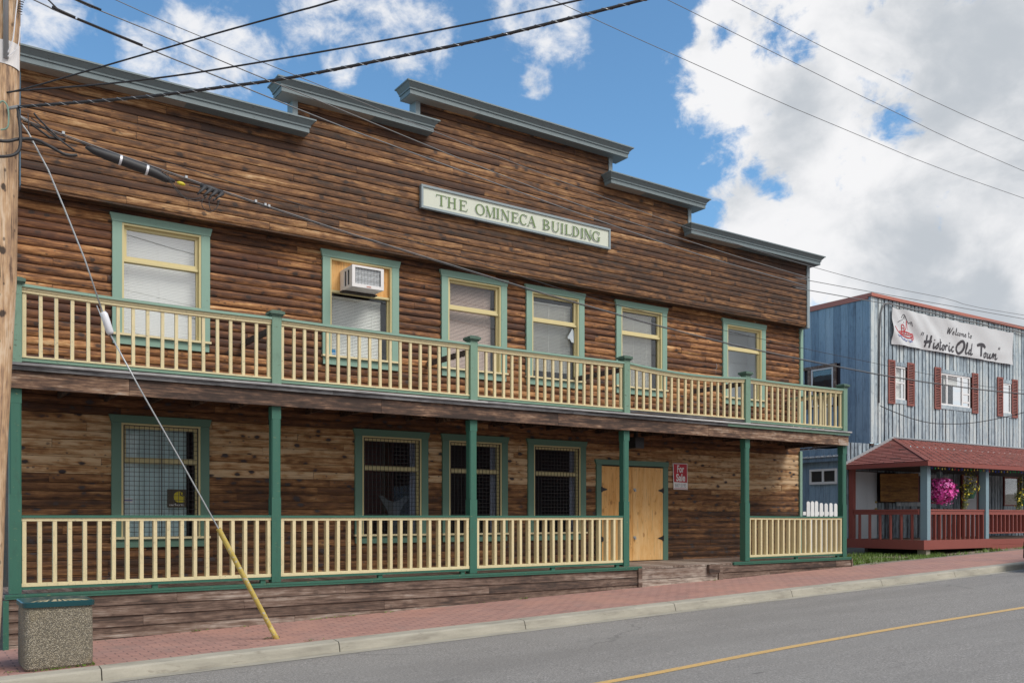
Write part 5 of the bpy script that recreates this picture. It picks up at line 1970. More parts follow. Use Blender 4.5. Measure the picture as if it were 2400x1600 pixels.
G = [
    (28.02, 6.87, 0.22, 0.22, 0.034, S_W), (28.25, 6.875, 0.13, 0.19, 0.026, S_e), (28.39, 6.875, 0.13, 0.22, 0.026, S_l), (28.50, 6.875, 0.13, 0.19, 0.026, S_c),
    (28.62, 6.875, 0.13, 0.19, 0.026, S_o), (28.76, 6.875, 0.21, 0.19, 0.026, S_m), (28.96, 6.875, 0.14, 0.19, 0.026, S_e), (29.17, 6.875, 0.13, 0.21, 0.026, S_t), (29.30, 6.875, 0.14, 0.19, 0.026, S_o),
    (26.50, 6.655, 0.15, 0.10, 0.042, S_q), (26.70, 6.325, 0.42, 0.38, 0.088, S_H), (27.14, 6.32, 0.17, 0.36, 0.055, S_i), (27.29, 6.32, 0.19, 0.34, 0.05, S_s), (27.46, 6.32, 0.21, 0.36, 0.052, S_t),
    (27.64, 6.32, 0.22, 0.35, 0.05, S_o), (27.85, 6.32, 0.20, 0.36, 0.05, S_r), (28.03, 6.32, 0.18, 0.36, 0.052, S_i), (28.19, 6.32, 0.22, 0.34, 0.05, S_c),
    (28.49, 6.30, 0.44, 0.42, 0.085, S_O), (28.98, 6.33, 0.19, 0.36, 0.048, S_l), (29.16, 6.33, 0.28, 0.38, 0.05, S_d),
    (29.70, 6.33, 0.46, 0.40, 0.10, S_T), (30.12, 6.33, 0.24, 0.32, 0.05, S_o), (30.36, 6.33, 0.36, 0.32, 0.05, S_w), (30.70, 6.33, 0.30, 0.32, 0.05, S_n), (31.03, 6.665, 0.13, 0.09, 0.036, S_q)]
mb = MB()
script_text(mb, G)
conform(mb, 0.006)
mb.build('lettering', 'ink', bn)
mb = MB()
k = 100.0
for pts, w_ in (([(25.33, 6.93), (25.45, 6.99), (25.55, 7.02)], .018), ([(25.52, 7.08), (25.62, 7.20), (25.70, 7.12)], .02), ([(25.58, 7.02), (25.64, 7.14), (25.66, 7.05)], .014), ([(25.66, 7.19), (25.78, 7.02), (25.88, 6.95), (25.98, 7.0), (26.08, 6.88)], .022), ([(25.95, 6.97), (25.99, 6.92)], .014), ([(25.60, 6.98), (25.63, 6.93)], .014)):
    mb.ribbon(pts, w_, k)
    k -= 0.0004
conform(mb, 0.006)
mb.build('mountain_outline', 'ink', bn)
mb = MB()
for pts, w_ in (([(25.18, 6.80), (25.32, 6.66), (25.50, 6.56), (25.80, 6.50), (26.05, 6.53)], .035), ([(25.40, 6.66), (25.75, 6.66), (26.10, 6.64)], .035), ([(25.52, 6.68), (25.50, 6.86), (25.58, 6.87), (25.62, 6.80), (25.60, 6.68)], .028),
                ([(25.62, 6.68), (25.72, 6.80), (25.76, 7.02)], .026), ([(25.76, 7.0), (25.80, 6.85), (25.84, 6.72)], .014), ([(25.50, 6.78), (25.60, 6.77)], .018), ([(25.42, 6.61), (25.7, 6.585), (25.98, 6.59)], .024), ([(25.5, 6.6), (25.5, 6.66)], .02), ([(25.62, 6.6), (25.62, 6.66)], .02), ([(25.74, 6.6), (25.74, 6.66)], .02), ([(25.86, 6.6), (25.86, 6.66)], .02)):
    mb.ribbon(pts, w_, k)
    k -= 0.0004
ring = [(26.10 + 0.085 * math.cos(R(a)), 6.56 + 0.10 * math.sin(R(a))) for a in range(0, 361, 30)]
mb.ribbon(ring, 0.024, k)
for a in (0, 45, 90, 135):
    k -= 0.0004
    mb.ribbon([(26.10 - 0.08 * math.cos(R(a)), 6.56 - 0.09 * math.sin(R(a))), (26.10 + 0.08 * math.cos(R(a)), 6.56 + 0.09 * math.sin(R(a)))], 0.014, k)
conform(mb, 0.006)
mb.build('boat_emblem', 'ink_red', bn)
mb = MB()
for pts in ([(25.28, 6.55), (25.38, 6.50), (25.44, 6.53), (25.5, 6.46)], [(25.46, 6.49), (25.58, 6.42), (25.66, 6.46)], [(25.62, 6.43), (25.72, 6.39), (25.80, 6.42)], [(25.86, 6.43), (25.96, 6.38), (26.0, 6.43), (26.08, 6.40)]):
    mb.ribbon(pts, 0.022, k)
    k -= 0.0004
conform(mb, 0.006)
mb.build('waves', 'ink_blue', bn)
# conduit above the banner
mb = MB()
pts = [(24.42, YB - 0.06, 4.4), (24.45, YB - 0.06, 6.6), (24.50, YB - 0.07, 7.1), (24.62, YB - 0.08, 7.38), (24.85, YB - 0.09, 7.46), (25.2, YB - 0.09, 7.43)]
x = 25.6
while x < 33.3:
    pts.append((x, YB - 0.09, 7.42 + 0.015 * math.sin(x * 2.6)))
    x += 0.5
mb.tube(pts, 0.024, 6)
tag(mb.build('wall_conduit', 'wire', smooth=True), 'dark cable conduit running along the blue wall just above the banner', 'conduit')

# ------------------------------------------------------------------ side lean-to and picket fence
mb = MB()
y = 16.85
while y < 24.0:
    mb.hexa([(22.78, y, 2.735), (24.05, y, 3.09), (24.05, y + 0.2, 3.09), (22.78, y + 0.2, 2.735)], [(22.78, y, 2.757), (24.05, y, 3.112), (24.05, y + 0.2, 3.112), (22.78, y + 0.2, 2.757)])
    mb.beam((22.77, y, 2.765), (24.05, y, 3.125), 0.03, 0.022)
    y += 0.203
mb.build('tin_roof', 'tin', BB)
mb = MB()
mb.rnd(0.3)
mb.box(22.80, 22.90, 16.84, 24.0, 2.62, 2.73)
mb.build('eave_board', 'blue_side', BB)
mb = MB()
wy0, wy1, z0, z1, f = 17.02, 17.98, 1.97, 2.40, 0.055
mb.box(22.90, 22.955, wy0, wy1, z0 - .02, z0 + f)
mb.box(22.90, 22.955, wy0, wy1, z1 - f, z1 + .01)
for yy in (wy0, (wy0 + wy1 - f) / 2, wy1 - f):
    mb.box(22.902, 22.955, yy, yy + f, z0 + f, z1 - f)
w = mb.build('window', 'white', BB)
MB().box(22.93, 22.935, wy0 + f, wy1 - f, z0 + f, z1 - f).build('pane', 'glass_dark', w)
MB().box(22.936, 22.94, wy0 + 0.01, wy1 - 0.01, z0, z1).build('room_lining', 'dark_room', w)

pf = thing('picket_fence', 'short white picket fence with rounded tops between the two buildings', 'fence', (19.5, 15.5, 0.0))
fy = 15.5
pk = []
x = 19.62
i = 0
while x < 20.9:
    if i < 3:
        h = 1.38 + 0.005 * i
    else:
        h = 1.335 + (0.01 if i % 2 else 0)
    mb = MB()
    prof = [(x, -0.05), (x + 0.13, -0.05), (x + 0.13, h - 0.05), (x + 0.11, h - 0.012), (x + 0.065, h), (x + 0.02, h - 0.012), (x, h - 0.05)]
    f0 = [(a, fy - 0.02, b) for a, b in prof]
    f1 = [(a, fy, b) for a, b in prof]
    mb.face(f0)
    mb.face(f1[::-1])
    for q in range(len(prof)):
        j = (q + 1) % len(prof)
        mb.face([f0[q], f1[q], f1[j], f0[j]])
    mb.build('picket', 'white', pf)
    x += 0.165 if i < 2 else 0.20
    i += 1
mb = MB()
for z0 in (1.02, 0.25):
    MB().box(19.5, 21.1, fy + 0.001, fy + 0.04, z0, z0 + 0.09).build('fence_rail', 'white', pf)

# ------------------------------------------------------------------ hanging baskets
def leaf_cloud(mb, c, rad, n, size, rng):
    for _ in range(n):
        while True:
            p = Vector((rng.uniform(-1, 1), rng.uniform(-1, 1), rng.uniform(-1, 1)))
            if p.length < 1:
                break
        p = p.normalized() * (0.55 + 0.45 * rng.random()) if p.length > 0 else p
        q = Vector((c[0] + p.x * rad[0], c[1] + p.y * rad[1], c[2] + p.z * rad[2]))
        a = Vector((rng.uniform(-1, 1), rng.uniform(-1, 1), rng.uniform(-1, 1))).normalized() * size * rng.uniform(.6, 1.3)
        b = a.orthogonal().normalized() * size * 0.4
        mb.face([tuple(q - a), tuple(q + b), tuple(q + a), tuple(q - b)])


def flowers(mb, c, rad, n, size, rng, shell=1.03):
    for _ in range(n):
        d = Vector((rng.gauss(0, 1), rng.gauss(0, 1), rng.gauss(0, 1))).normalized()
        q = Vector((c[0] + d.x * rad[0] * shell, c[1] + d.y * rad[1] * shell, c[2] + d.z * rad[2] * shell)) + Vector((rng.uniform(-.02, .02), rng.uniform(-.02, .02), rng.uniform(-.02, .02)))
        u = d.orthogonal().normalized()
        v = d.cross(u)
        r = size * rng.uniform(.75, 1.2)
        ctr = q - d * r * 0.35
        for k in range(5):
            a0, a1 = 2 * math.pi * k / 5, 2 * math.pi * (k + 1) / 5
            mb.face([tuple(ctr), tuple(q + (u * math.cos(a0) + v * math.sin(a0)) * r * .9), tuple(q + (u * math.cos((a0 + a1) / 2) + v * math.sin((a0 + a1) / 2)) * r * 1.12), tuple(q + (u * math.cos(a1) + v * math.sin(a1)) * r * .9)])


def basket(cx, cy, cz, kind, label, rng):
    o = thing('hanging_basket', label, 'hanging basket', (cx, cy, cz - 0.3), 'hanging flower baskets under the red porch roof')
    mb = MB()
    pz = cz - 0.05 if kind == 'pink' else cz - 0.24
    mb.lathe((cx, cy, pz), [(0.001, -0.17), (0.11, -0.17), (0.16, 0.0), (0.17, 0.0), (0.165, 0.02), (0.001, 0.02)], 20)
    mb.build('pot', 'pot', o)
    mb = MB()
    mb.tube([(cx, cy, pz + 0.3), (cx, cy, 2.37)], 0.006, 5)
    for a in (0, 120, 240):
        mb.tube([(cx + .16 * math.cos(R(a)), cy + .16 * math.sin(R(a)), pz), (cx, cy, pz + 0.32)], 0.004, 4)
    mb.build('chain', 'steel', o)
    if kind == 'pink':
        mb = MB()
        leaf_cloud(mb, (cx, cy, cz), (0.36, 0.34, 0.33), 1500, 0.028, rng)
        mb.build('foliage', 'leaf_dark', o)
        mb = MB()
        for q in range(26):
            flowers(mb, (cx + rng.uniform(-.21, .21), cy + rng.uniform(-.2, .1), cz + rng.uniform(-.19, .17)), (0.20, 0.20, 0.20), 34, 0.036, rng)
        mb.build('pink_flowers', 'petal_pink', o)
        mb = MB()
        for q in range(18):
            flowers(mb, (cx + rng.uniform(-.2, .2), cy + rng.uniform(-.22, .1), cz + rng.uniform(-.2, .16)), (0.21, 0.21, 0.21), 20, 0.026, rng)
        mb.build('pale_flowers', 'petal_pale', o)
    else:
        mb = MB()
        leaf_cloud(mb, (cx, cy, cz + 0.18), (0.17, 0.17, 0.40), 330, 0.035, rng)
        leaf_cloud(mb, (cx - 0.02, cy, cz - 0.12), (0.27, 0.25, 0.17), 260, 0.035, rng)
        for k in range(9):
            u = k / 8
            leaf_cloud(mb, (cx - 0.24 - 0.13 * u, cy - 0.05, cz - 0.12 - 0.55 * u), (0.085, 0.085, 0.09), 46, 0.03, rng)
        mb.build('foliage', 'leaf_yellow', o)
        mb = MB()
        flowers(mb, (cx, cy, cz + 0.15), (0.18, 0.18, 0.38), 34, 0.024, rng)
        flowers(mb, (cx, cy, cz - 0.12), (0.28, 0.26, 0.18), 30, 0.026, rng)
        flowers(mb, (cx - 0.3, cy - .05, cz - 0.4), (0.10, 0.10, 0.3), 18, 0.026, rng)
        mb.build('yellow_flowers', 'petal_yellow', o)


rng = random.Random(5)
basket(24.30, 14.62, 1.70, 'pink', 'big ball of pink petunias hanging beside the corner post of the red porch', rng)
basket(25.78, 14.60, 1.92, 'yellow', 'straggly trailing yellow flower basket in a green pot between two blue posts', rng)
basket(28.72, 14.60, 1.72, 'yellow2', 'yellow flower basket farthest right, at the edge of the picture', rng)

# coloured bulbs along the eave
sl_o = thing('string_lights', 'string of small coloured bulbs along the red eave', 'string lights', (23.0, 14.15, 2.3))
mb = MB()
pts = []
for i in range(130):
    x = 22.95 + i * 0.08
    pts.append((x, 14.14, 2.335 + 0.008 * math.sin(i * 1.3) - 0.02 * abs(math.sin(i * 0.11))))
mb.tube(pts, 0.004, 4)
mb.build('cord', 'cable', sl_o)
for i in range(2, 130, 2):
    p = pts[i]
    mb = MB()
    mb.lathe((p[0] + random.uniform(-.02, .02), p[1], p[2] - 0.028), [(0.001, -0.032), (0.013, -0.016), (0.016, 0.0), (0.009, 0.02), (0.009, 0.03)], 6)
    mb.build('bulb', random.choice(['bulb_red', 'bulb_green', 'bulb_yellow', 'bulb_blue', 'bulb_yellow']), sl_o)

# ------------------------------------------------------------------ litter bin
bx, bY, bw = 1.03, 10.44, 0.655
bo = thing('litter_bin', 'boxy exposed aggregate litter bin with flat dark teal lid beside the kerb', 'litter bin', (bx + bw / 2, bY + bw / 2, gz(1.35)))


def rsq(inset, rad, n=6):
    P = []
    x0, x1, y0, y1 = bx + inset, bx + bw - inset, bY + inset, bY + bw - inset
    for cx_, cy_, a0 in ((x1 - rad, y0 + rad, -90), (x1 - rad, y1 - rad, 0), (x0 + rad, y1 - rad, 90), (x0 + rad, y0 + rad, 180)):
        for k in range(n + 1):
            a = R(a0 + 90 * k / n)
            P.append((cx_ + rad * math.cos(a), cy_ + rad * math.sin(a)))
    return P


def loft(mb, rings):
    for (P, zf0), (Q, zf1) in zip(rings[:-1], rings[1:]):
        n = len(P)
        for k in range(n):
            j = (k + 1) % n
            mb.face([(P[k][0], P[k][1], zf0(P[k][0])), (P[j][0], P[j][1], zf0(P[j][0])), (Q[j][0], Q[j][1], zf1(Q[j][0])), (Q[k][0], Q[k][1], zf1(Q[k][0]))])


mb = MB()
c_ = lambda z: (lambda x: z)
loft(mb, [(rsq(0.03, 0.07), lambda x: gz(x) - 0.01), (rsq(0.004, 0.08), lambda x: gz(x) + 0.03), (rsq(0.0, 0.08), lambda x: gz(x) + 0.12), (rsq(0.004, 0.08), c_(0.0)), (rsq(0.010, 0.08), c_(0.045))])
mb.build('body', 'aggregate', bo)
mb = MB()
loft(mb, [(rsq(0.0, 0.08), c_(0.046)), (rsq(-0.014, 0.09), c_(0.046)), (rsq(-0.016, 0.09), c_(0.092)), (rsq(-0.004, 0.08), c_(0.099)), (rsq(0.12, 0.10), c_(0.112)), (rsq(0.22, 0.09), c_(0.118))])
P = rsq(0.22, 0.09)
mb.face([(p[0], p[1], 0.118) for p in P])
lid = mb.build('lid', 'lid', bo)
mb = MB()
rq = random.Random(4)
for k in range(9):
    t = (k + 0.5) / 9
    x = bx + 0.05 + (bw - 0.1) * t + rq.uniform(-.015, .015)
    xc = bx + bw / 2 + (x - bx - bw / 2) * 0.6
    w_ = rq.uniform(0.008, 0.02)
    y0_, y1_, y2_ = bY + 0.012, bY + 0.06, bY + 0.115
    zz = lambda y: 0.1005 + 0.013 * (y - bY) / 0.12
    mb.face([(x - w_ * 1.8, y0_, zz(y0_)), (x + w_ * 1.8, y0_, zz(y0_)), (x * .6 + xc * .4 + w_, y1_, zz(y1_)), (x * .6 + xc * .4 - w_, y1_, zz(y1_))])
    mb.face([(x * .6 + xc * .4 - w_, y1_, zz(y1_)), (x * .6 + xc * .4 + w_, y1_, zz(y1_)), (xc + w_ * .8, y2_, zz(y2_)), (xc - w_ * .8, y2_, zz(y2_))])
mb.build('pale_stain', 'lid_streak', lid)

def smooth_pts(pts, sub=5):
    P = []
    n = len(pts)
    for i in range(n - 1):
        p0, p1, p2, p3 = pts[max(i - 1, 0)], pts[i], pts[i + 1], pts[min(i + 2, n - 1)]
        for q in range(sub):
            t = q / sub
            P.append(tuple(0.5 * (2 * p1[j] + (p2[j] - p0[j]) * t + (2 * p0[j] - 5 * p1[j] + 4 * p2[j] - p3[j]) * t * t + (3 * p1[j] - p0[j] - 3 * p2[j] + p3[j]) * t ** 3) for j in range(3)))
    P.append(pts[-1])
    return P


# ------------------------------------------------------------------ utility pole
po = thing('utility_pole', 'tall pale wooden utility pole at the left edge of the picture', 'utility pole', (0.70, 10.93, gz(0.7)))
edge = [(-0.779, 0.833), (-0.396, 0.852), (0.178, 0.879), (1.362, 0.911), (2.254, 0.952), (3.019, 0.988), (3.457, 1.011), (4.231, 1.020), (6.371, 1.047), (8.739, 1.038), (10.561, 1.029)]
prof = []
mb = MB()
mb.rnd(0.62, 0, 0)
pp, rr = [], []
for z, e in edge:
    r = 0.172 - 0.0052 * (z + 0.7)
    pp.append((e - r, 10.93, z))
    rr.append(r)
P2, R2 = [], []
for i in range(len(pp) - 1):
    for s in range(5):
        t = s / 5
        P2.append(tuple(pp[i][j] * (1 - t) + pp[i + 1][j] * t for j in range(3)))
        R2.append(rr[i] * (1 - t) + rr[i + 1] * t)
mb.tube(P2, R2, 28)
mb.build('pole', 'pole', po, smooth=True)
mb = MB()
mb.tube([(0.897, 10.775, 5.725), (0.897, 10.775, 8.284)], 0.026, 12)
mb.build('conduit', 'steel', po, smooth=True)
mb = MB()
for k in range(6):
    a0, a1 = R(-128 + k * 16), R(-128 + (k + 1) * 16)
    cxp, cyp, r = 0.906, 10.93, 0.145
    mb.face([(cxp + r * math.cos(a0), cyp + r * math.sin(a0), 5.68 - 0.02 * k / 5), (cxp + r * math.cos(a1), cyp + r * math.sin(a1), 5.68 - 0.02 * (k + 1) / 5), (cxp + r * math.cos(a1), cyp + r * math.sin(a1), 5.92), (cxp + r * math.cos(a0), cyp + r * math.sin(a0), 5.92)])
mb.build('metal_plate', 'white_metal', po)
mb = MB()
mb.tube(smooth_pts([(0.893, 10.766, 5.734), (0.956, 10.748, 5.916), (0.984, 10.766, 6.189), (1.011, 10.793, 6.462)]), 0.006, 5)
mb.tube(smooth_pts([(0.911, 10.748, 5.734), (1.002, 10.748, 5.861), (1.029, 10.793, 6.098)]), 0.005, 5)
mb.build('white_lead', 'porcelain', po)
mb = MB()
mb.tube(smooth_pts([(0.847, 10.748, 4.959), (0.911, 10.730, 5.005), (0.911, 10.721, 5.187), (0.865, 10.721, 5.251), (0.820, 10.739, 5.205)]), 0.008, 6)
mb.build('green_ground_wire', 'teal', po)
mb = MB()
mb.tube(smooth_pts([(0.911, 10.775, 5.205), (1.002, 10.711, 5.224)]), 0.018, 6)
mb.tube(smooth_pts([(1.002, 10.839, 5.187), (1.111, 10.930, 5.183)]), 0.016, 6)
mb.build('cable_bracket', 'steel', po)
mb = MB()
mb.tube(smooth_pts([(1.002, 10.721, 5.205), (1.020, 10.693, 4.959), (1.002, 10.675, 4.750), (0.865, 10.657, 4.659), (0.638, 10.675, 4.641)]), 0.016, 8)
mb.tube(smooth_pts([(0.546, 10.657, 4.805), (0.865, 10.675, 4.823), (1.002, 10.711, 4.887), (1.166, 10.793, 4.950), (1.321, 10.884, 4.941), (1.476, 10.930, 4.905), (1.594, 10.930, 4.923)]), 0.017, 8)
mb.build('cable_loop', 'cable', po, smooth=True)

# ------------------------------------------------------------------ guy wire
gw = thing('guy_wire', 'taut steel guy wire running from the pole to a yellow ground guard', 'guy wire', (3.87, 10.93, -0.53))
A_, T_ = Vector((3.87, 10.93, -0.60)), Vector((3.123, 10.93, 0.833))
mb = MB()
mb.tube([(0.974, 10.930, 5.245), (1.117, 10.930, 5.060), (1.309, 10.930, 4.703), (1.455, 10.930, 4.346), (1.671, 10.930, 3.795), (1.855, 10.930, 3.226)], 0.0085, 6)
mb.tube([(1.910, 10.930, 3.041), (2.253, 10.930, 2.402), (2.699, 10.930, 1.608), tuple(T_), (3.244, 10.930, 0.606)], 0.0085, 6)
mb.tube([(1.790, 10.930, 3.307), (1.875, 10.930, 3.096), (1.920, 10.930, 3.004)], 0.006, 5)
mb.build('wire', 'steel', gw, smooth=True)
mb = MB()
mb.tube([(1.853, 10.930, 3.241), (1.866, 10.930, 3.218), (1.926, 10.930, 3.028), (1.936, 10.930, 3.005)], [0.03, 0.042, 0.042, 0.03], 10)
mb.build('insulator', 'porcelain', gw, smooth=True)
mb = MB()
mb.tube([tuple(T_), tuple(T_.lerp(A_, 0.5)), tuple(T_.lerp(A_, 0.84))], [0.032, 0.031, 0.030], 10, caps=False)
mb.tube([tuple(T_.lerp(A_, 0.84)), tuple(A_)], [0.031, 0.036], 10)
mb.build('guard_tube', 'tube_yellow', gw, smooth=True)

# ------------------------------------------------------------------ overhead cables
def cable(name, label, pts, r, mat='cable', sub=4, group='overhead cables'):
    P = []
    n = len(pts)
    for i in range(n - 1):
        p0, p1, p2, p3 = pts[max(i - 1, 0)], pts[i], pts[i + 1], pts[min(i + 2, n - 1)]
        for s in range(sub):
            t = s / sub
            P.append(tuple(0.5 * (2 * p1[j] + (p2[j] - p0[j]) * t + (2 * p0[j] - 5 * p1[j] + 4 * p2[j] - p3[j]) * t * t + (3 * p1[j] - p0[j] - 3 * p2[j] + p3[j]) * t ** 3) for j in range(3)))
    P.append(pts[-1])
    mb = MB()
    mb.tube(P, r, 6)
    o = mb.build(name, mat, smooth=True)
    return tag(o, label, 'cable', group), P


def ext(pts, dx0, dx1, s0, s1):
    a, b = pts[0], pts[-1]
    return [(a[0] + dx0, a[1], a[2] + dx0 * s0)] + pts + [(b[0] + dx1, b[1], b[2] + dx1 * s1)]


o1, P1 = cable('wrapped_cable', 'thickest wrapped black cable rising from the pole to the upper right', [(0.975, 10.739, 5.224), (1.466, 10.292, 5.223), (2.068, 9.737, 5.229), (2.651, 9.199, 5.265), (3.215, 8.671, 5.307), (4.117, 7.833, 5.442), (4.645, 7.350, 5.530), (5.164, 6.868, 5.643), (5.720, 6.358, 5.770), (6.922, 5.256, 6.062), (8.197, 4.099, 6.462)], 0.0155)
mb = MB()
hl = []
L = 0.0
for i in range(len(P1) - 1):
    a, b = Vector(P1[i]), Vector(P1[i + 1])
    d = (b - a)
    t = d.normalized()
    u = t.orthogonal().normalized()
    v = t.cross(u)
    m = max(2, int(d.length / 0.03))
    for k in range(m):
        s = L + d.length * k / m
        an = s / 0.16 * 2 * math.pi
        hl.append(tuple(a + d * (k / m) + (u * math.cos(an) + v * math.sin(an)) * 0.017))
    L += d.length
mb.tube(hl, 0.0035, 4)
mb.build('lashing_wire', 'steel', o1)
cable('service_cable', 'thin black cable sagging just above the thick wrapped cable', [(0.902, 10.802, 5.379), (1.047, 10.657, 5.383), (1.703, 10.019, 5.369), (2.286, 9.445, 5.384), (2.732, 8.999, 5.414), (3.525, 8.225, 5.490), (4.354, 7.405, 5.585), (5.174, 6.613, 5.715), (6.831, 5.010, 6.007), (8.197, 3.689, 6.280)], 0.0095)
cable('service_cable', 'steepest thin cable leaving the pole toward the top centre of the picture', [(0.920, 10.730, 5.356), (1.139, 10.374, 5.347), (1.412, 9.937, 5.351), (1.931, 9.108, 5.360), (2.405, 8.352, 5.369), (2.842, 7.660, 5.369), (3.079, 7.278, 5.369), (4.099, 5.647, 5.415), (5.465, 3.461, 5.551)], 0.0085)
c4 = ext([(1.148, 10.748, 6.397), (1.412, 10.748, 6.339), (2.359, 10.748, 6.199), (3.261, 10.748, 6.076), (4.609, 10.748, 5.892), (6.093, 10.748, 5.730), (7.551, 10.748, 5.579), (9.063, 10.748, 5.433), (10.966, 10.748, 5.278), (13.617, 10.748, 5.153), (14.974, 10.748, 5.111)], -1.5, 20, -0.2, 0.03)
cable('street_wire', 'lowest of the three spliced wires starting at the top left corner', c4, 0.0075, 'wire')
c5 = ext([(1.594, 11.112, 6.709), (1.822, 11.112, 6.673), (2.751, 11.112, 6.552), (3.379, 11.112, 6.455), (4.764, 11.112, 6.271), (6.294, 11.112, 6.062), (7.806, 11.112, 5.879), (9.072, 11.112, 5.752), (12.232, 11.112, 5.542), (14.163, 11.112, 5.460), (15.484, 11.112, 5.436)], -2, 20, -0.2, 0.03)
cable('street_wire', 'middle of the three spliced wires starting at the top left corner', c5, 0.0070, 'wire')
c6 = ext([(2.086, 11.476, 7.033), (3.115, 11.476, 6.883), (3.862, 11.476, 6.785), (4.254, 11.476, 6.740), (7.742, 11.476, 6.335), (11.841, 11.476, 5.961), (16.322, 11.476, 5.788), (19.209, 11.476, 5.825), (22.652, 11.476, 5.867)], -2, 18, -0.2, 0.05)
cable('street_wire', 'upper faint wire of the three starting at the top left corner', c6, 0.0050, 'wire')
mb = MB()
mb.tube([(1.321, 10.739, 6.371), (1.548, 10.739, 6.326)], 0.014, 6)
mb.tube([(1.567, 10.739, 6.322), (2.232, 10.739, 6.226)], 0.0115, 6)
mb.tube([(1.211, 10.739, 6.644), (1.275, 10.739, 6.444), (1.384, 10.739, 6.358), (1.548, 10.739, 6.326)], 0.009, 6)
mb.tube([(1.211, 10.739, 6.553), (1.239, 10.739, 6.426)], 0.012, 6)
tag(mb.build('wire_splice', 'cable', smooth=True), 'long black taped splice on the lowest of the three wires at the top left', 'cable splice', 'splices on the street wires')
mb = MB()
mb.tube([(1.867, 11.103, 6.676), (1.548, 11.103, 6.726)], 0.011, 6)
tag(mb.build('wire_splice', 'cable', smooth=True), 'short black taped splice on the middle wire at the top left', 'cable splice', 'splices on the street wires')
mb = MB()
hl = []
for i in range(90):
    t = i / 89
    an = t * 2 * math.pi * 11
    c = Vector((1.025 + 0.09 * t ** 2, 10.80, 6.235 + 0.29 * t))
    hl.append((c.x + 0.022 * math.cos(an), c.y + 0.02 * math.sin(an), c.z))
mb.tube(hl, 0.003, 4)
tag(mb.build('coiled_lead', 'cable', smooth=True), 'small curly black lead beside the pole top', 'coiled wire')
cable('primary_wire', 'lowest of the three thin wires crossing the big cloud', ext([(8.1, 11.0, 8.707), (10.77, 11.0, 8.574), (14.82, 11.0, 8.42), (21.71, 11.0, 8.381)], -8, 20, -0.06, 0.03), 0.0055, 'wire')
cable('primary_wire', 'middle of the three thin wires crossing the big cloud', ext([(11.0, 11.6, 9.905), (14.72, 11.6, 9.72), (17.35, 11.6, 9.60), (22.89, 11.6, 9.452)], -10, 20, -0.05, 0.0), 0.006, 'wire')
cable('primary_wire', 'highest of the three thin wires crossing the big cloud', ext([(13.23, 12.2, 10.891), (17.19, 12.2, 10.74), (24.07, 12.2, 10.669)], -12, 20, -0.04, 0.02), 0.0065, 'wire')

# low telephone cable with splice case
tcp = [(1.020, 10.930, 5.187), (1.111, 10.930, 5.181), (1.466, 10.930, 5.114), (1.940, 10.930, 5.037), (2.705, 10.930, 4.919), (3.179, 10.930, 4.846), (4.645, 10.930, 4.644), (5.164, 10.930, 4.584), (6.139, 10.930, 4.469), (7.314, 10.930, 4.338), (7.961, 10.930, 4.267), (9.372, 10.930, 4.137), (10.138, 10.930, 4.068), (11.814, 10.930, 3.948), (13.726, 10.930, 3.862), (15.229, 10.930, 3.811), (16.249, 10.930, 3.787), (18.290, 10.930, 3.771), (21.569, 10.930, 3.823), (27.325, 10.930, 4.094), (34.612, 10.930, 4.732)]
tc_o, PT = cable('telephone_cable', 'low black cable slanting across the facade with a fat splice case near the pole', tcp, 0.0068, 'wire')
mb = MB()
mb.tube([(p[0], p[1] + 0.004, p[2] - 0.016) for p in PT[3:]], 0.006, 6)
mb.tube([(1.139, 10.912, 5.151), (1.321, 10.921, 5.051), (1.476, 10.930, 5.069)], 0.012, 6)
mb.build('lashed_cable', 'cable', tc_o, smooth=True)
ctr = [(1.676, 10.930, 5.034), (1.758, 10.930, 5.010), (1.895, 10.930, 4.985), (2.004, 10.930, 4.969), (2.368, 10.930, 4.905), (2.423, 10.930, 4.891), (2.532, 10.930, 4.855), (2.623, 10.930, 4.846)]
mb = MB()
mb.tube(ctr, [0.016, 0.038, 0.050, 0.053, 0.053, 0.050, 0.041, 0.016], 16)
mb.build('splice_case', 'cable', tc_o, smooth=True)
mb = MB()
for a in ((2.022, 4.966), (2.304, 4.916)):
    mb.tube([(a[0], 10.93, a[1]), (a[0] + 0.025, 10.93, a[1] - 0.0045)], 0.056, 16)
mb.build('clamp_band', 'porcelain', tc_o)
mb = MB()
mb.tube([(2.915, 10.930, 4.864), (3.024, 10.930, 4.843), (3.170, 10.930, 4.823)], [0.025, 0.038, 0.030], 8)
for k in range(4):
    x = 2.933 + k * 0.068
    mb.tube([(x + 0.03, 10.91, 4.846 - k * 0.011), (x - 0.036, 10.90, 4.768 - k * 0.007), (x - 0.06, 10.90, 4.737 - k * 0.006)], [0.028, 0.014, 0.009], 6)
for k in range(4):
    x = 2.951 + k * 0.05
    mb.tube([(x, 10.90, 4.709 - k * 0.006), (x + 0.028, 10.90, 4.741 - k * 0.006)], 0.010, 5)
mb.build('drop_terminal', 'cable', tc_o, smooth=True)
mb = MB()
mb.tube(smooth_pts([(2.477, 10.894, 4.914), (2.596, 10.894, 4.777), (2.687, 10.894, 4.686), (2.805, 10.903, 4.668), (2.915, 10.903, 4.714)]), 0.0045, 5)
mb.tube(smooth_pts([(2.505, 10.894, 4.905), (2.641, 10.894, 4.750), (2.751, 10.894, 4.650), (2.869, 10.903, 4.659), (2.951, 10.903, 4.695)]), 0.0045, 5)
mb.tube(smooth_pts([(2.933, 10.903, 4.704), (2.924, 10.903, 4.622), (2.969, 10.903, 4.568), (3.033, 10.903, 4.559)]), 0.0045, 5)
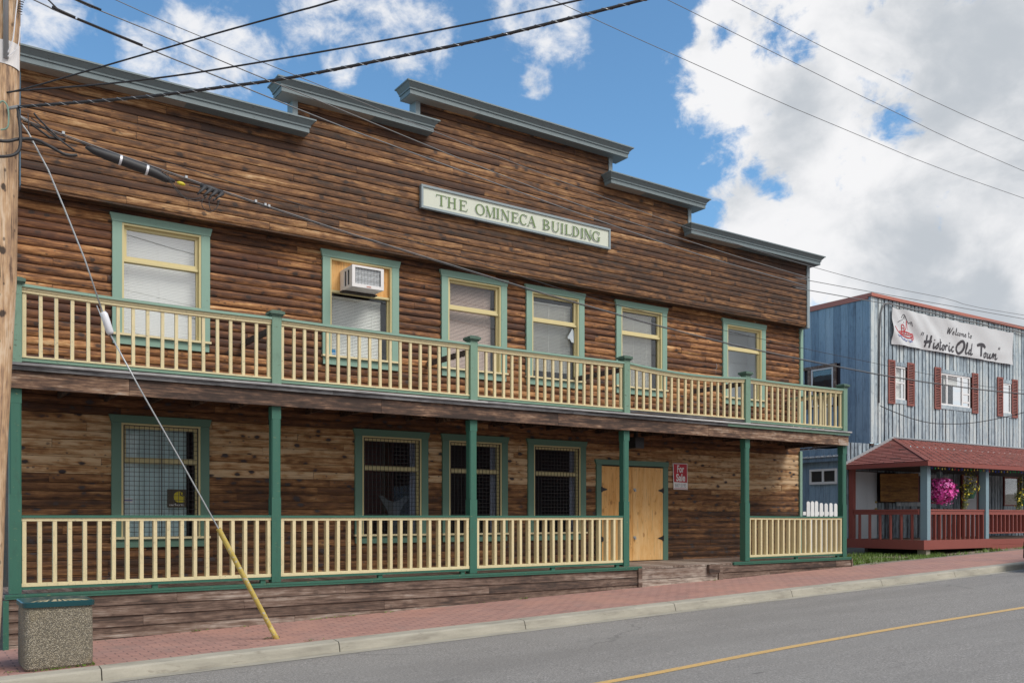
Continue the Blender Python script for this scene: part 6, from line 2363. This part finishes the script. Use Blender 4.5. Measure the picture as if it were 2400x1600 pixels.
mb.tube(smooth_pts([(3.006, 10.903, 4.686), (3.015, 10.903, 4.613), (3.042, 10.903, 4.577), (3.097, 10.903, 4.632), (3.133, 10.903, 4.732)]), 0.0045, 5)
mb.tube(smooth_pts([(2.778, 10.903, 4.830), (2.915, 10.912, 4.823)]), 0.007, 5)
mb.build('drop_leads', 'cable', tc_o, smooth=True)
mb = MB()
mb.tube([(2.641, 10.903, 4.834), (2.669, 10.903, 4.830), (2.705, 10.903, 4.826), (2.732, 10.903, 4.820)], [0.010, 0.022, 0.022, 0.010], 8)
mb.build('yellow_tag', 'poster_yellow', tc_o, smooth=True)
mb = MB()
for x, z in ((2.751, 4.923), (3.571, 4.80), (3.689, 4.782), (3.735, 4.775), (1.457, 5.133)):
    mb.box(x - .013, x + .013, 10.915, 10.945, z - .014, z + .016)
mb.build('strand_clamp', 'steel', tc_o)
cable('drop_wire', 'thin dark wire just above the low cable, seen against the upper windows', ext([(7.378, 11.021, 4.513), (8.717, 11.021, 4.367), (10.220, 11.021, 4.258), (11.741, 11.021, 4.185), (13.754, 11.021, 4.094), (15.357, 11.021, 4.040), (16.441, 11.021, 4.006), (18.098, 11.021, 3.958), (21.751, 11.021, 3.923)], -5, 14, -0.12, 0.05), 0.0045)
cable('house_drop_wire', 'black wire drooping in a loop across the front of the blue building', [(24.38, 16.55, 4.30), (24.42, 16.5, 4.256), (25.42, 16.4, 4.03), (26.2, 16.3, 3.91), (26.93, 16.2, 3.88), (28.0, 15.8, 3.93), (28.9, 15.0, 4.15), (29.6, 14.0, 4.5), (30.2, 13.0, 4.95)], 0.0125)
mb = MB()
mb.tube(smooth_pts([(1.166, 10.884, 5.260), (1.230, 10.903, 5.205), (1.412, 10.921, 5.060), (1.567, 10.930, 4.969)]), 0.010, 6)
mb.tube(smooth_pts([(1.139, 10.884, 5.205), (1.321, 10.903, 5.096), (1.457, 10.921, 5.023)]), 0.006, 6)
mb.tube(smooth_pts([(1.111, 10.884, 5.242), (1.120, 10.884, 5.051)]), 0.005, 5)
tag(mb.build('tie_wire', 'cable', smooth=True), 'short black leads tangled where the cables meet the pole', 'wire')

# ------------------------------------------------------------------ grass and weeds
mb = MB()
rg = random.Random(3)
for i in range(9000):
    x = rg.uniform(18.0, 33.0)
    if i % 2 == 0:
        x = rg.uniform(18.0, 23.5)
    yedge = 12.5 + 0.25 * math.sin(x * 1.7) + 0.15 * math.sin(x * 5.1)
    y = rg.uniform(yedge + (1.0 if x < 20.5 else 0.75), 16.0) if x < 23 else rg.uniform(yedge + 0.55, 14.6)
    cl_ = math.sin(x * 2.3 + 1) * math.sin(y * 2.9) + 0.5 * math.sin(x * 7.1 + y * 3)
    if cl_ < (-0.6 if x < 23.2 else 0.35):
        continue
    z = gz(x, -0.665 - 0.135 * min(1.0, max(0.0, (y - 12.7) / 1.2)) - 0.005)
    h = rg.uniform(0.03, 0.10) * (1.5 if cl_ > 0.9 else 1.0)
    a = rg.uniform(0, 6.28)
    w_ = rg.uniform(0.008, 0.016)
    lx, ly = rg.uniform(-.05, .05), rg.uniform(-.05, .05)
    mb.face([(x - w_ * math.cos(a), y - w_ * math.sin(a), z), (x + w_ * math.cos(a), y + w_ * math.sin(a), z), (x + lx, y + ly, z + h)])
tag(mb.build('grass', 'grass'), 'patchy green grass growing in the dirt around the red porch', 'grass', kind='stuff')
mb = MB()
for (x, y, n, s) in [(3.25, 12.33, 14, .05), (3.80, 10.98, 16, .05), (3.86, 12.30, 6, .04), (5.2, 12.33, 14, .05), (5.45, 12.34, 8, .04), (6.05, 12.33, 8, .04), (8.5, 12.34, 10, .05), (7.6, 12.35, 5, .03), (4.9, 12.33, 10, .04), (4.1, 10.45, 10, .035), (0.95, 10.55, 10, .035), (12.9, 12.33, 8, .04), (17.5, 12.5, 14, .05), (18.0, 12.4, 12, .05)]:
    for _ in range(n):
        px, py = x + rg.gauss(0, .06), y + rg.gauss(0, .015)
        z = gz(px) + 0.002
        a = rg.uniform(0, 6.28)
        dx, dy = math.cos(a) * s, math.sin(a) * s
        mb.face([(px, py, z), (px + dx * .6 - dy * .2, py + dy * .6 + dx * .2, z + s * .4), (px + dx, py + dy, z + s * .45), (px + dx * .6 + dy * .2, py + dy * .6 - dx * .2, z + s * .35)])
for k in range(70):
    px, py = (bx + rg.uniform(0.1, bw), bY + rg.uniform(-.02, .02)) if k % 3 else (bx + bw, bY + rg.uniform(0, .3))
    s = .022
    mb.face([(px, py, gz(px) + 0.002), (px + rg.uniform(-s, s), py - s * rg.random(), gz(px) + rg.uniform(.01, .03)), (px + rg.uniform(-s, s), py + rg.uniform(-s, s) * .4, gz(px) + 0.02)])
tag(mb.build('weeds', 'grass'), 'small weeds sprouting from the pavement joints', 'weeds', kind='stuff')

# ------------------------------------------------------------------ dark car at the right edge
car = thing('parked_car', 'dark car whose front corner just shows at the right edge by the kerb', 'car', (21.2, 8.95, gz(21.2, ROAD)))
cx0, cx1, cy0, cy1 = 19.40, 23.75, 8.1, 9.85
cb = gz(21.2, ROAD)
side = [(0.0, 0.30), (0.02, 0.62), (0.12, 0.74), (1.05, 0.86), (1.75, 1.36), (3.2, 1.40), (3.95, 0.98), (4.3, 0.92), (4.35, 0.35), (3.9, 0.22), (0.3, 0.22)]
mb = MB()


def ins(z):
    return 0.0 if z < 0.8 else (z - 0.8) * 0.3


f0 = [(cx0 + a, cy0 + ins(z), cb + z + SL * (a - 2.15)) for a, z in side]
f1 = [(cx0 + a, cy1 - ins(z), cb + z + SL * (a - 2.15)) for a, z in side]
mb.face(f0)
mb.face(f1[::-1])
for i in range(len(side)):
    j = (i + 1) % len(side)
    mb.face([f0[i], f1[i], f1[j], f0[j]])
mb.build('body', 'car', car, bevel=0.04)
for wx in (0.80, 3.55):
    for yy in (cy0 + 0.02, cy1 - 0.22):
        mb = MB()
        c = (cx0 + wx, yy, cb + 0.31 + SL * (wx - 2.15))
        n = 20
        ring = [(c[0] + 0.31 * math.cos(2 * math.pi * k / n), c[2] + 0.31 * math.sin(2 * math.pi * k / n)) for k in range(n)]
        for k in range(n):
            a, b = ring[k], ring[(k + 1) % n]
            mb.face([(a[0], yy - .01, a[1]), (b[0], yy - .01, b[1]), (b[0], yy + .21, b[1]), (a[0], yy + .21, a[1])])
        mb.face([(a, yy - .01, b) for a, b in ring])
        mb.face([(a, yy + .21, b) for a, b in ring][::-1])
        mb.build('wheel', 'rubber', car)
mb = MB()
mb.box(cx0 - 0.012, cx0 + 0.02, cy0 + 0.1, cy0 + 0.45, cb + 0.5, cb + 0.62)
mb.build('headlight', 'porcelain', car)
mb = MB()
mb.box(cx0 - 0.012, cx0 + 0.02, cy1 - 0.45, cy1 - 0.1, cb + 0.5, cb + 0.62)
mb.build('headlight', 'porcelain', car)

# ------------------------------------------------------------------ across the street (seen mirrored in the glass)
ab = thing('red_building', 'dark red building across the street, mirrored in the ground floor windows', 'building', (26, -12, 0))
mb = MB()
mb.box(9.0, 48.0, -16, -10, -0.6, 4.8)
mb.build('wall', 'crimson_wall', ab)
mb = MB()
mb.box(8.6, 48.4, -16.4, -9.4, 4.8, 5.0)
mb.build('roof', 'cornice', ab)
for x in (13, 19, 25, 31, 37):
    MB().box(x, x + 1.6, -10.0 + 0.001, -9.95, 0.7, 2.4).build('window', 'grey_room', ab)
